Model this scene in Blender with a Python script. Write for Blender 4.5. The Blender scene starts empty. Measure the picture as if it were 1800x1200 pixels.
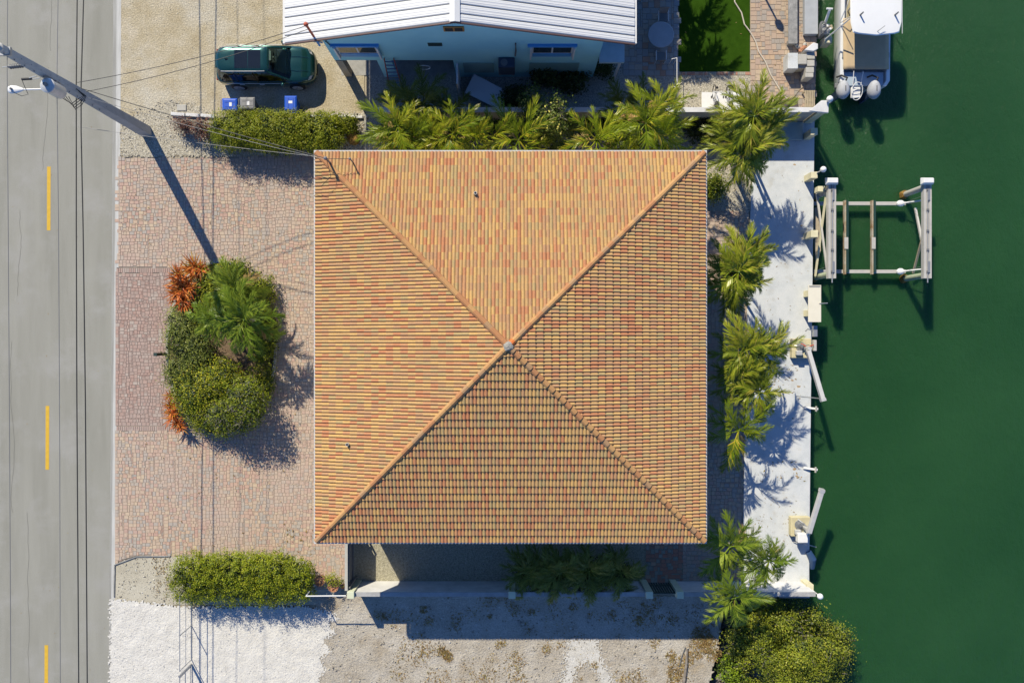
import bpy, math, random
import numpy as np
from mathutils import Vector, Matrix
R = math.radians
random.seed(7); rng = np.random.default_rng(7)
sc = bpy.context.scene
col = sc.collection
H = 41.0; F = 1400.0

# ---------------------------------------------------------------- camera, sky, sun, exposure
cam_d = bpy.data.cameras.new('camera'); cam = bpy.data.objects.new('camera', cam_d); col.objects.link(cam)
cam.location = (0, 0, H); cam.rotation_euler = (0, 0, 0)
cam_d.sensor_width = 36; cam_d.lens = 28; cam_d.clip_end = 2000
sc.camera = cam
LIGHT = Vector((0.565, -1.074, -1.0)).normalized()          # direction the sunlight travels
world = bpy.data.worlds.new('World'); sc.world = world; world.use_nodes = True
wn = world.node_tree
sky_n = wn.nodes.new('ShaderNodeTexSky'); sky_n.sky_type = 'NISHITA'; sky_n.sun_disc = False
sky_n.sun_elevation = R(39.5); sky_n.sun_rotation = R(-27.7)
sky_n.altitude = 0; sky_n.air_density = 0.6; sky_n.dust_density = 0.0; sky_n.ozone_density = 10.0
wn.nodes['Background'].inputs['Strength'].default_value = 0.15
wn.links.new(sky_n.outputs[0], wn.nodes['Background'].inputs['Color'])
sun_d = bpy.data.lights.new('sun', 'SUN'); sun = bpy.data.objects.new('sun', sun_d); col.objects.link(sun)
sun_d.energy = 4.8; sun_d.angle = R(0.5); sun_d.color = (1.0, 0.91, 0.72)
sun.rotation_euler = LIGHT.to_track_quat('-Z', 'Y').to_euler(); sun.location = (-20, 40, 60)
sc.cycles.diffuse_bounces = 1
vs = sc.view_settings
vs.view_transform = 'Standard'; vs.look = 'None'; vs.exposure = 0.3; vs.gamma = 1.0; vs.use_curve_mapping = False

# ---------------------------------------------------------------- helpers
def W(px, py, z=0.0):
    """survey: a point seen at pixel px,py of the 1800x1200 nadir photo that stands z metres high"""
    s = (H - z) / F
    return Vector(((px - 900) * s, (600 - py) * s, z))

def origin_of(o):
    v = Vector((0, 0, 0))
    while o is not None:
        v = v + o.location; o = o.parent
    return v

def tag(o, label=None, cat=None, group=None, kind=None):
    if label: o['label'] = label
    if cat: o['category'] = cat
    if group: o['group'] = group
    if kind: o['kind'] = kind
    return o

def thing(name, label, cat, loc=(0, 0, 0), group=None):
    o = bpy.data.objects.new(name, None); col.objects.link(o)
    o.empty_display_size = 0.2
    o.location = loc
    return tag(o, label, cat, group)

def link_mesh(name, me, parent=None, loc=(0, 0, 0)):
    o = bpy.data.objects.new(name, me); col.objects.link(o)
    o.parent = parent; o.location = loc
    return o

class MB:
    def __init__(s): s.v = []; s.f = []; s.r = []
    def add(s, vs, fs, rnd=None):
        n = len(s.v); s.v += [tuple(v) for v in vs]
        s.f += [tuple(n + i for i in f) for f in fs]
        s.r += [random.random() if rnd is None else rnd] * len(fs)
        return s
    def poly(s, pts): return s.add(pts, [tuple(range(len(pts)))])
    def box(s, c, size, rz=0.0, top=1.0, rnd=None):
        cx, cy, cz = c; x, y, z = size[0] / 2, size[1] / 2, size[2] / 2
        ca, sa = math.cos(rz), math.sin(rz); P = []
        for dz, k in ((-z, 1.0), (z, top)):
            for dx, dy in ((-x, -y), (x, -y), (x, y), (-x, y)):
                dx *= k; dy *= k
                P.append((cx + dx * ca - dy * sa, cy + dx * sa + dy * ca, cz + dz))
        return s.add(P, [(3, 2, 1, 0), (4, 5, 6, 7), (0, 1, 5, 4), (1, 2, 6, 5), (2, 3, 7, 6), (3, 0, 4, 7)], rnd)
    def bb(s, x0, x1, y0, y1, z0, z1, **k):
        return s.box(((x0 + x1) / 2, (y0 + y1) / 2, (z0 + z1) / 2), (x1 - x0, y1 - y0, z1 - z0), **k)
    def prism(s, xy, z0, z1):
        n = len(xy); P = [(p[0], p[1], z0) for p in xy] + [(p[0], p[1], z1) for p in xy]
        fs = [tuple(range(n - 1, -1, -1)), tuple(range(n, 2 * n))]
        fs += [(i, (i + 1) % n, n + (i + 1) % n, n + i) for i in range(n)]
        return s.add(P, fs)
    def loft(s, rings, caps=True, closed=True):
        n = len(rings[0]); P = [p for r in rings for p in r]; fs = []
        for i in range(len(rings) - 1):
            for j in range(n if closed else n - 1):
                k = (j + 1) % n
                fs.append((i * n + j, i * n + k, (i + 1) * n + k, (i + 1) * n + j))
        if caps:
            fs.append(tuple(range(n - 1, -1, -1))); m = (len(rings) - 1) * n
            fs.append(tuple(m + j for j in range(n)))
        return s.add(P, fs)
    def tube(s, pts, rad, n=6):
        pts = [Vector(p) for p in pts]; rings = []
        if not hasattr(rad, '__len__'): rad = [rad] * len(pts)
        for i, p in enumerate(pts):
            d = (pts[min(i + 1, len(pts) - 1)] - pts[max(i - 1, 0)]).normalized()
            u = d.cross(Vector((0, 0, 1)))
            if u.length < 1e-3: u = Vector((1, 0, 0))
            u.normalize(); w = d.cross(u)
            rings.append([p + (u * math.cos(2 * math.pi * k / n) + w * math.sin(2 * math.pi * k / n)) * rad[i] for k in range(n)])
        return s.loft(rings)
    def bar(s, a, b, w, h=None):
        """rectangular bar from a to b"""
        a = Vector(a); b = Vector(b); h = h or w
        d = (b - a).normalized(); u = d.cross(Vector((0, 0, 1)))
        if u.length < 1e-3: u = Vector((1, 0, 0))
        u.normalize(); v = u.cross(d)
        rings = [[p + u * x * w / 2 + v * y * h / 2 for x, y in ((-1, -1), (1, -1), (1, 1), (-1, 1))] for p in (a, b)]
        return s.loft(rings)
    def ball(s, c, r, nu=12, nv=8, sc3=(1, 1, 1)):
        rings = []
        for i in range(nv + 1):
            t = -math.pi / 2 + math.pi * i / nv; cr = max(math.cos(t), 0.02)
            rings.append([(c[0] + r * sc3[0] * cr * math.cos(2 * math.pi * k / nu), c[1] + r * sc3[1] * cr * math.sin(2 * math.pi * k / nu), c[2] + r * sc3[2] * math.sin(t)) for k in range(nu)])
        return s.loft(rings)
    def lathe(s, c, prof, n=16):
        return s.loft([[(c[0] + r * math.cos(2 * math.pi * k / n), c[1] + r * math.sin(2 * math.pi * k / n), c[2] + z) for k in range(n)] for r, z in prof])
    def mesh(s, name, mat, org=(0, 0, 0), smooth=False):
        me = bpy.data.meshes.new(name); o = Vector(org)
        me.from_pydata([(v[0] - o.x, v[1] - o.y, v[2] - o.z) for v in s.v], [], s.f)
        a = me.attributes.new('rnd', 'FLOAT', 'FACE'); a.data.foreach_set('value', np.array(s.r, dtype=np.float32))
        if mat: me.materials.append(mat)
        if smooth:
            me.polygons.foreach_set('use_smooth', [True] * len(me.polygons))
            try: me.set_sharp_from_angle(angle=R(40))
            except Exception: pass
        return me
    def build(s, name, mat, parent=None, loc=None, smooth=False, bevel=0):
        if parent is not None: org = origin_of(parent); l = (0, 0, 0)
        else:
            if loc is None:
                a = np.array(s.v); loc = (float((a[:, 0].min() + a[:, 0].max()) / 2), float((a[:, 1].min() + a[:, 1].max()) / 2), float(a[:, 2].min()))
            org = Vector(loc); l = loc
        o = link_mesh(name, s.mesh(name, mat, org, smooth), parent, l)
        if bevel:
            b = o.modifiers.new('bevel', 'BEVEL'); b.width = bevel; b.segments = 2; b.limit_method = 'ANGLE'
        return o

def fast_mesh(name, V, nper, rnd, mat):
    """V: (n, nper, 3) - n separate faces of nper vertices"""
    n = len(V); me = bpy.data.meshes.new(name)
    me.vertices.add(n * nper); me.vertices.foreach_set('co', V.astype(np.float32).ravel())
    me.loops.add(n * nper); me.loops.foreach_set('vertex_index', np.arange(n * nper, dtype=np.int32))
    me.polygons.add(n); me.polygons.foreach_set('loop_start', np.arange(0, n * nper, nper, dtype=np.int32))
    me.update(calc_edges=True)
    a = me.attributes.new('rnd', 'FLOAT', 'FACE'); a.data.foreach_set('value', np.asarray(rnd, dtype=np.float32))
    me.materials.append(mat)
    return me

# ---------------------------------------------------------------- materials
def new_mat(name):
    m = bpy.data.materials.new(name); m.use_nodes = True
    nt = m.node_tree; return m, nt, nt.nodes['Principled BSDF']

def nd(nt, t, **k):
    n = nt.nodes.new(t)
    for a, v in k.items(): setattr(n, a, v)
    return n

def ramp(nt, stops, interp='LINEAR'):
    r = nd(nt, 'ShaderNodeValToRGB'); e = r.color_ramp.elements; r.color_ramp.interpolation = interp
    while len(e) < len(stops): e.new(0.5)
    for q, (p, c) in zip(e, stops):
        q.position = p; q.color = (c[0], c[1], c[2], 1)
    return r

def noise(nt, scale, detail=6, rough=0.6, stretch=None, coord='Position'):
    g = nd(nt, 'ShaderNodeNewGeometry') if coord == 'Position' else nd(nt, 'ShaderNodeTexCoord')
    out = g.outputs[coord]
    if stretch:
        mp = nd(nt, 'ShaderNodeMapping'); mp.inputs['Scale'].default_value = stretch
        nt.links.new(out, mp.inputs[0]); out = mp.outputs[0]
    n = nd(nt, 'ShaderNodeTexNoise'); n.inputs['Scale'].default_value = scale
    n.inputs['Detail'].default_value = detail; n.inputs['Roughness'].default_value = rough
    nt.links.new(out, n.inputs['Vector'])
    return n.outputs['Fac']

def mixc(nt, mode, fac, a, b):
    m = nd(nt, 'ShaderNodeMix', data_type='RGBA', blend_type=mode)
    for sock, v in ((m.inputs[0], fac), (m.inputs[6], a), (m.inputs[7], b)):
        if hasattr(v, 'links'): nt.links.new(v, sock)
        elif isinstance(v, (int, float)): sock.default_value = v
        else: sock.default_value = (*v, 1)
    return m.outputs[2]

def mrange(nt, v, a, b, c, d):
    m = nd(nt, 'ShaderNodeMapRange'); nt.links.new(v, m.inputs[0])
    for i, x in enumerate((a, b, c, d)): m.inputs[i + 1].default_value = x
    return m.outputs[0]

def bumpit(nt, bs, h, strength, dist=0.02):
    b = nd(nt, 'ShaderNodeBump'); b.inputs['Strength'].default_value = strength; b.inputs['Distance'].default_value = dist
    nt.links.new(h, b.inputs['Height']); nt.links.new(b.outputs[0], bs.inputs['Normal'])

def mat(name, stops, scale=1.0, speck=0.0, sscale=40, rough=0.85, bump=0.0, bscale=25, bdist=0.02, metal=0.0, spec=0.3,
        stretch=None, patch=None, pscale=0.3, prange=(0.5, 0.6), detail=6):
    m, nt, bs = new_mat(name)
    if not isinstance(stops, list): stops = [(0.3, tuple(c * 0.88 for c in stops)), (0.7, tuple(min(1, c * 1.1) for c in stops))]
    r = ramp(nt, stops); nt.links.new(noise(nt, scale, detail, stretch=stretch), r.inputs[0]); c = r.outputs[0]
    if patch:
        f = mrange(nt, noise(nt, pscale, 8, 0.65), prange[0], prange[1], 0, 1)
        c = mixc(nt, 'MIX', f, c, patch)
    if speck:
        f = mrange(nt, noise(nt, sscale, 3, 0.7), 0.25, 0.75, 1 - speck, 1 + speck)
        c = mixc(nt, 'MULTIPLY', 1.0, c, f)
    nt.links.new(c, bs.inputs['Base Color'])
    bs.inputs['Roughness'].default_value = rough; bs.inputs['Metallic'].default_value = metal
    bs.inputs['Specular IOR Level'].default_value = spec
    if bump: bumpit(nt, bs, noise(nt, bscale, 6, 0.65), bump, bdist)
    return m

def rnd_value(nt, use_obj=True):
    a = nd(nt, 'ShaderNodeAttribute', attribute_name='rnd', attribute_type='GEOMETRY')
    if not use_obj: return a.outputs['Fac']
    b = nd(nt, 'ShaderNodeObjectInfo')
    s = nd(nt, 'ShaderNodeMath', operation='ADD'); nt.links.new(a.outputs['Fac'], s.inputs[0]); nt.links.new(b.outputs['Random'], s.inputs[1])
    f = nd(nt, 'ShaderNodeMath', operation='FRACT'); nt.links.new(s.outputs[0], f.inputs[0])
    return f.outputs[0]

def piece_mat(name, stops, interp='CONSTANT', speck=0.15, sscale=30, rough=0.85, bump=0.15, bscale=50, stain=None, sts=0.5, stf=0.6, use_obj=True, spec=0.25):
    m, nt, bs = new_mat(name)
    r = ramp(nt, stops, interp); nt.links.new(rnd_value(nt, use_obj), r.inputs[0]); c = r.outputs[0]
    if stain:
        f = mrange(nt, noise(nt, sts, 7, 0.6), 0.38, 0.68, 0, stf)
        c = mixc(nt, 'MIX', f, c, stain)
    f = mrange(nt, noise(nt, sscale, 4, 0.7), 0.25, 0.75, 1 - speck, 1 + speck)
    c = mixc(nt, 'MULTIPLY', 1.0, c, f)
    nt.links.new(c, bs.inputs['Base Color']); bs.inputs['Roughness'].default_value = rough
    bs.inputs['Specular IOR Level'].default_value = spec
    if bump: bumpit(nt, bs, noise(nt, bscale, 4), bump, 0.01)
    return m

def leaf_mat(name, stops, trans=0.3, rough=0.45, tcol=1.4):
    m, nt, bs = new_mat(name)
    r = ramp(nt, stops); nt.links.new(rnd_value(nt), r.inputs[0])
    f = mrange(nt, noise(nt, 1.3, 4), 0.3, 0.7, 0.8, 1.2)
    c = mixc(nt, 'MULTIPLY', 1.0, r.outputs[0], f)
    nt.links.new(c, bs.inputs['Base Color']); bs.inputs['Roughness'].default_value = rough; bs.inputs['Specular IOR Level'].default_value = 0.25
    t = nd(nt, 'ShaderNodeBsdfTranslucent'); nt.links.new(c, t.inputs['Color'])
    mx = nd(nt, 'ShaderNodeMixShader'); mx.inputs[0].default_value = trans
    nt.links.new(bs.outputs[0], mx.inputs[1]); nt.links.new(t.outputs[0], mx.inputs[2])
    nt.links.new(mx.outputs[0], nt.nodes['Material Output'].inputs['Surface'])
    return m

def plain(name, c, rough=0.5, metal=0.0, spec=0.5, var=0.08, scale=3.0, coat=0.0, bump=0.0):
    m, nt, bs = new_mat(name)
    r = ramp(nt, [(0.3, tuple(x * (1 - var) for x in c)), (0.7, tuple(min(1, x * (1 + var)) for x in c))])
    nt.links.new(noise(nt, scale, 8, 0.65), r.inputs[0]); nt.links.new(r.outputs[0], bs.inputs['Base Color'])
    bs.inputs['Roughness'].default_value = rough; bs.inputs['Metallic'].default_value = metal; bs.inputs['Specular IOR Level'].default_value = spec
    bs.inputs['Coat Weight'].default_value = coat; bs.inputs['Coat Roughness'].default_value = 0.05
    if bump: bumpit(nt, bs, noise(nt, 40, 4), bump, 0.01)
    return m

M = {}
M['ground'] = mat('ground', [(0.3, (0.36, 0.31, 0.22)), (0.7, (0.46, 0.40, 0.30))], 1.5, 0.3, 35, bump=0.5)
M['road'] = mat('road_asphalt', [(0.25, (0.25, 0.247, 0.212)), (0.5, (0.295, 0.291, 0.254)), (0.78, (0.335, 0.331, 0.29))], 1.1, 0.32, 38, stretch=(1.0, 0.10, 1), bump=0.6, bscale=36, patch=(0.33, 0.325, 0.30), pscale=0.5, prange=(0.5, 0.7))
M['road_edge'] = mat('road_edge', [(0.25, (0.40, 0.40, 0.38)), (0.5, (0.50, 0.50, 0.48)), (0.75, (0.58, 0.58, 0.56))], 2.2, 0.12, 60, stretch=(3.0, 0.25, 1))
M['road_edge_dim'] = mat('road_edge_dusty', [(0.3, (0.27, 0.267, 0.245)), (0.55, (0.34, 0.337, 0.315)), (0.75, (0.43, 0.43, 0.41))], 1.6, 0.15, 60, stretch=(4.0, 0.2, 1))
M['yellow'] = mat('yellow_paint', [(0.3, (0.58, 0.36, 0.035)), (0.7, (0.68, 0.43, 0.05))], 6, 0.12, 60, rough=0.7)
M['sand'] = mat('sand', [(0.25, (0.37, 0.30, 0.18)), (0.5, (0.46, 0.395, 0.27)), (0.75, (0.56, 0.50, 0.39))], 0.9, 0.42, 13, bump=1.0, bscale=14, bdist=0.05, patch=(0.53, 0.50, 0.42), pscale=0.35, prange=(0.48, 0.72), detail=10)
M['gravel'] = mat('gravel', [(0.3, (0.31, 0.28, 0.21)), (0.6, (0.50, 0.46, 0.37))], 9, 0.5, 18, bump=1.0, bscale=14, bdist=0.05)
M['gravel_dark'] = mat('gravel_grey', [(0.3, (0.26, 0.25, 0.22)), (0.6, (0.43, 0.415, 0.37))], 9, 0.5, 18, bump=1.0, bscale=14, bdist=0.05)
M['gravel_side'] = mat('gravel_tan', [(0.3, (0.26, 0.24, 0.17)), (0.6, (0.42, 0.39, 0.29))], 9, 0.5, 20, bump=1.0, bscale=15, bdist=0.04)
M['white_lot'] = mat('crushed_limestone', [(0.25, (0.57, 0.55, 0.505)), (0.6, (0.69, 0.67, 0.62))], 1.6, 0.12, 24, bump=0.9, bscale=11, bdist=0.05, rough=0.95)
M['dirt'] = mat('dirt', [(0.2, (0.34, 0.295, 0.23)), (0.5, (0.44, 0.40, 0.335)), (0.8, (0.54, 0.51, 0.455))], 0.8, 0.34, 16, bump=1.0, bscale=10, bdist=0.06, patch=(0.30, 0.235, 0.15), pscale=0.5, prange=(0.55, 0.75), rough=0.95, detail=10)
M['chalk'] = mat('chalk_patch', [(0.3, (0.49, 0.465, 0.41)), (0.6, (0.60, 0.585, 0.545))], 2, 0.22, 18, bump=0.8, bscale=14, bdist=0.04)
M['pad'] = mat('weathered_concrete', [(0.25, (0.36, 0.33, 0.255)), (0.5, (0.47, 0.435, 0.345)), (0.75, (0.54, 0.51, 0.42))], 0.9, 0.3, 20, bump=0.6, bscale=18, patch=(0.27, 0.245, 0.18), pscale=0.6, prange=(0.55, 0.75))
M['dock'] = mat('painted_concrete', [(0.25, (0.47, 0.50, 0.515)), (0.5, (0.57, 0.595, 0.605)), (0.8, (0.64, 0.65, 0.645))], 1.6, 0.12, 22, bump=0.3, patch=(0.46, 0.44, 0.385), pscale=1.1, prange=(0.56, 0.8), detail=10)
M['rust'] = mat('rust_stain', [(0.3, (0.34, 0.19, 0.07)), (0.7, (0.47, 0.38, 0.26))], 6, 0.2, 30)
M['joint'] = mat('joint_sand', (0.32, 0.27, 0.225), 3, 0.2)
M['mulch'] = mat('mulch', [(0.3, (0.10, 0.065, 0.04)), (0.7, (0.24, 0.17, 0.11))], 6, 0.5, 24, bump=1.0, bscale=14, bdist=0.05)
M['turf'] = mat('artificial_turf', [(0.3, (0.022, 0.058, 0.003)), (0.7, (0.032, 0.078, 0.005))], 3, 0.25, 60, spec=0.05, bump=0.8, bscale=70)
M['rock'] = mat('shore_rock', [(0.3, (0.06, 0.055, 0.045)), (0.6, (0.20, 0.185, 0.16)), (0.8, (0.36, 0.34, 0.30))], 2.5, 0.4, 12, bump=1.0, bscale=6, bdist=0.1)
PV = [(0.0, (0.50, 0.345, 0.265)), (0.2, (0.49, 0.38, 0.285)), (0.38, (0.42, 0.37, 0.31)), (0.55, (0.52, 0.39, 0.285)), (0.7, (0.39, 0.355, 0.315)), (0.82, (0.47, 0.31, 0.25)), (0.92, (0.54, 0.425, 0.30))]
M['paver'] = piece_mat('driveway_paver', PV, stain=(0.48, 0.385, 0.32), sts=0.35, stf=0.9)
PB = [(0.0, (0.40, 0.27, 0.225)), (0.3, (0.37, 0.28, 0.24)), (0.6, (0.43, 0.31, 0.26)), (0.85, (0.44, 0.37, 0.32))]
M['paver_apron'] = piece_mat('apron_paver', PB, stain=(0.40, 0.31, 0.27), sts=0.6, stf=0.75)
PG = [(0.0, (0.46, 0.23, 0.16)), (0.3, (0.40, 0.25, 0.18)), (0.5, (0.30, 0.30, 0.25)), (0.75, (0.36, 0.34, 0.28)), (0.9, (0.50, 0.36, 0.25))]
M['paver_side'] = piece_mat('side_paver', PG)
PN = [(0.0, (0.50, 0.36, 0.24)), (0.2, (0.46, 0.33, 0.24)), (0.4, (0.37, 0.315, 0.265)), (0.6, (0.52, 0.40, 0.28)), (0.75, (0.44, 0.32, 0.25)), (0.9, (0.31, 0.285, 0.26))]
M['paver_walk'] = piece_mat('walk_paver', PN, stain=(0.43, 0.36, 0.29), sts=0.7, stf=0.6)
PT = [(0.0, (0.37, 0.36, 0.34)), (0.35, (0.42, 0.375, 0.32)), (0.65, (0.33, 0.335, 0.335)), (0.9, (0.42, 0.28, 0.21))]
M['paver_terrace'] = piece_mat('terrace_paver', PT)
TL = [(0.0, (0.55, 0.345, 0.13)), (0.30, (0.475, 0.205, 0.10)), (0.46, (0.44, 0.25, 0.13)), (0.62, (0.505, 0.315, 0.135)), (0.80, (0.42, 0.305, 0.14)), (0.91, (0.49, 0.245, 0.12))]
M['tile'] = piece_mat('roof_tile', TL, speck=0.16, sscale=16, stain=(0.40, 0.25, 0.13), sts=0.45, stf=0.35, bump=0.12, rough=0.8, use_obj=False)
M['hip'] = piece_mat('hip_tile', [(0.0, (0.46, 0.25, 0.105)), (0.35, (0.42, 0.20, 0.09)), (0.7, (0.48, 0.275, 0.115)), (0.9, (0.38, 0.23, 0.12))], speck=0.15)
M['hip_orange'] = plain('orange_tile', (0.62, 0.16, 0.03), 0.7)
M['pan'] = mat('tile_pan', [(0.3, (0.05, 0.036, 0.018)), (0.7, (0.085, 0.06, 0.03))], 6, 0.2, rough=0.95)
M['mortar'] = mat('mortar', [(0.3, (0.26, 0.25, 0.22)), (0.7, (0.38, 0.36, 0.32))], 8, 0.3, 30, bump=1.0)
M['fascia'] = plain('fascia_white', (0.56, 0.56, 0.56), 0.5)
M['stucco'] = mat('stucco', (0.62, 0.58, 0.48), 3, 0.08, 60, bump=0.4, bscale=50)
M['wall_white'] = mat('wall_white', [(0.25, (0.52, 0.52, 0.52)), (0.6, (0.68, 0.68, 0.68)), (0.8, (0.74, 0.74, 0.73))], 1.5, 0.06, 40, bump=0.25)
M['wall_beige'] = mat('wall_beige', [(0.25, (0.30, 0.26, 0.21)), (0.6, (0.47, 0.43, 0.36))], 1.2, 0.15, 30, bump=0.3)
M['wall_cap'] = mat('wall_cap', [(0.25, (0.30, 0.30, 0.30)), (0.6, (0.40, 0.40, 0.40))], 3, 0.15, 30, bump=0.2)
M['post_green'] = plain('pale_green_paint', (0.62, 0.65, 0.47), 0.6)
M['cream'] = plain('cream_paint', (0.68, 0.63, 0.42), 0.55, var=0.1)
M['cream_white'] = plain('cream_board', (0.74, 0.70, 0.58), 0.5, var=0.04)
M['blue_wall'] = mat('blue_stucco', [(0.25, (0.31, 0.68, 0.80)), (0.7, (0.36, 0.74, 0.84))], 1.0, 0.05, 60, bump=0.2, bscale=60)
M['blue_trim'] = plain('blue_trim', (0.09, 0.34, 0.70), 0.5)
M['metal_white'] = plain('white_metal_roof', (0.71, 0.71, 0.70), 0.35, var=0.03, spec=0.4)
M['white'] = plain('white_paint', (0.76, 0.76, 0.75), 0.4, var=0.05)
M['gelcoat'] = plain('white_gelcoat', (0.77, 0.78, 0.78), 0.15, var=0.02, coat=0.3)
M['brown_trim'] = plain('brown_trim', (0.13, 0.075, 0.07), 0.6)
M['dark'] = plain('dark_void', (0.025, 0.028, 0.03), 0.7)
M['seam'] = plain('seam_grey', (0.10, 0.11, 0.13), 0.5)
M['glass'] = plain('window_glass', (0.03, 0.045, 0.055), 0.05, spec=0.8)
M['concrete'] = mat('concrete', [(0.3, (0.28, 0.28, 0.265)), (0.7, (0.40, 0.39, 0.37))], 3, 0.15, 40, bump=0.3)
M['concrete_lt'] = mat('cast_concrete', [(0.3, (0.40, 0.39, 0.35)), (0.7, (0.50, 0.48, 0.43))], 3, 0.15, 40, bump=0.3)
M['stone_grey'] = mat('bench_stone', [(0.3, (0.20, 0.20, 0.195)), (0.7, (0.36, 0.355, 0.34))], 4, 0.3, 30, bump=0.5)
M['pole'] = mat('pole_concrete', [(0.3, (0.34, 0.34, 0.33)), (0.7, (0.43, 0.43, 0.42))], 2, 0.08, 40, bump=0.2)
M['steel'] = plain('galvanised_steel', (0.42, 0.43, 0.44), 0.4, metal=0.6)
M['alu'] = plain('aluminium', (0.60, 0.60, 0.58), 0.4, metal=0.35, var=0.1)
M['alu_white'] = plain('chalky_aluminium', (0.47, 0.455, 0.42), 0.55, metal=0.0, var=0.1)
M['black'] = plain('black_rubber', (0.018, 0.018, 0.02), 0.6)
M['cable'] = plain('cable_black', (0.02, 0.022, 0.024), 0.6)
M['wire'] = plain('wire_grey', (0.16, 0.165, 0.18), 0.5, metal=0.0)
M['grey'] = plain('grey_plastic', (0.16, 0.165, 0.17), 0.5)
M['bin_blue'] = plain('blue_plastic', (0.012, 0.085, 0.50), 0.38, var=0.08)
M['bin_grey'] = plain('bin_grey', (0.20, 0.20, 0.20), 0.5)
M['green_metal'] = plain('dark_green_metal', (0.025, 0.05, 0.045), 0.5)
M['red_metal'] = plain('red_oxide', (0.45, 0.09, 0.045), 0.6)
M['ladder'] = plain('ladder_red', (0.33, 0.09, 0.08), 0.5)
M['terracotta'] = plain('terracotta', (0.46, 0.22, 0.13), 0.8, var=0.15)
M['soil'] = plain('soil', (0.06, 0.04, 0.03), 0.95)
M['wood'] = mat('weathered_wood', [(0.3, (0.32, 0.26, 0.17)), (0.7, (0.48, 0.41, 0.29))], 4, 0.2, 30, stretch=(8, 1, 8))
M['wood_brown'] = mat('rusty_wood', [(0.3, (0.25, 0.14, 0.06)), (0.5, (0.36, 0.30, 0.21)), (0.75, (0.44, 0.42, 0.37))], 2.5, 0.3, 20)
M['carpet'] = plain('bunk_carpet', (0.012, 0.045, 0.04), 0.95)
M['pile'] = mat('greenheart_pile', [(0.3, (0.28, 0.33, 0.20)), (0.7, (0.42, 0.46, 0.34))], 3, 0.3, 20)
M['barnacle'] = mat('barnacle', [(0.3, (0.10, 0.05, 0.015)), (0.7, (0.35, 0.21, 0.05))], 8, 0.5, 20, bump=1.0)
M['canvas_tan'] = plain('tan_canvas', (0.50, 0.38, 0.23), 0.85, var=0.07, scale=2.0, bump=0.2)
M['canvas_grey'] = plain('grey_canvas', (0.40, 0.41, 0.43), 0.8, var=0.1, scale=4.0, bump=0.3)
M['board_blue'] = None
M['hose'] = plain('beige_hose', (0.58, 0.52, 0.43), 0.6)
M['mat_dark'] = plain('dark_mat', (0.09, 0.075, 0.075), 0.9)
M['globe'] = plain('white_globe', (0.78, 0.78, 0.78), 0.25)
M['dead_leaf'] = leaf_mat('dead_leaf', [(0.0, (0.10, 0.035, 0.02)), (0.5, (0.17, 0.07, 0.045)), (1.0, (0.24, 0.12, 0.08))], 0.1)
M['bark'] = mat('bark', [(0.3, (0.16, 0.135, 0.11)), (0.7, (0.30, 0.27, 0.235))], 8, 0.3, 30, bump=0.6)
M['twig'] = plain('twig', (0.26, 0.23, 0.20), 0.9, var=0.2)
M['palm_trunk'] = mat('palm_trunk', [(0.35, (0.24, 0.22, 0.19)), (0.65, (0.42, 0.39, 0.34))], 3, 0.2, 30, stretch=(1, 1, 12), bump=0.4)
M['crownshaft'] = plain('crownshaft', (0.16, 0.24, 0.06), 0.4)
M['leaf_hedge'] = leaf_mat('hedge_leaf', [(0.0, (0.08, 0.123, 0.009)), (0.5, (0.189, 0.232, 0.012)), (0.85, (0.319, 0.341, 0.017)), (1.0, (0.522, 0.478, 0.058))])
M['leaf_hedge2'] = leaf_mat('hedge_leaf_bright', [(0.0, (0.088, 0.136, 0.007)), (0.5, (0.206, 0.266, 0.009)), (0.85, (0.33, 0.378, 0.017)), (1.0, (0.519, 0.496, 0.047))])
M['leaf_isle'] = leaf_mat('island_leaf', [(0.0, (0.126, 0.168, 0.038)), (0.55, (0.274, 0.315, 0.052)), (1.0, (0.505, 0.505, 0.148))])
M['leaf_lime'] = leaf_mat('lime_leaf', [(0.0, (0.131, 0.189, 0.014)), (0.6, (0.275, 0.319, 0.017)), (0.93, (0.435, 0.42, 0.029)), (1.0, (0.797, 0.667, 0.058))])
M['leaf_tree'] = leaf_mat('tree_leaf', [(0.0, (0.13, 0.175, 0.016)), (0.5, (0.29, 0.33, 0.026)), (1.0, (0.46, 0.44, 0.06))])
M['leaf_bright'] = leaf_mat('bright_leaf', [(0.0, (0.12, 0.228, 0.012)), (1.0, (0.324, 0.432, 0.024))])
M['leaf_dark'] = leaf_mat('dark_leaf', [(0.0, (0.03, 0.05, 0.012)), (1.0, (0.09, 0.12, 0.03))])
M['leaf_flower'] = leaf_mat('flowering_leaf', [(0.0, (0.087, 0.131, 0.022)), (0.7, (0.203, 0.246, 0.043)), (0.85, (0.652, 0.609, 0.102)), (1.0, (0.899, 0.797, 0.217))])
M['frond'] = leaf_mat('palm_frond', [(0.0, (0.122, 0.176, 0.014)), (0.5, (0.219, 0.267, 0.02)), (0.88, (0.329, 0.353, 0.029)), (1.0, (0.438, 0.339, 0.072))], 0.18, 0.30)
M['frond_green'] = leaf_mat('green_frond', [(0.0, (0.09, 0.155, 0.014)), (0.6, (0.196, 0.278, 0.023)), (1.0, (0.327, 0.385, 0.043))], 0.3, 0.38)
M['frond_areca'] = leaf_mat('areca_frond', [(0.0, (0.11, 0.175, 0.008)), (0.55, (0.22, 0.275, 0.012)), (0.85, (0.36, 0.37, 0.02)), (1.0, (0.46, 0.36, 0.04))], 0.20, 0.30)
M['frond_dark'] = leaf_mat('shade_toned_frond', [(0.0, (0.087, 0.123, 0.017)), (1.0, (0.217, 0.246, 0.043))], 0.3, 0.4)  # areca fronds of the shaded palms, shade put into a darker green
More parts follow.
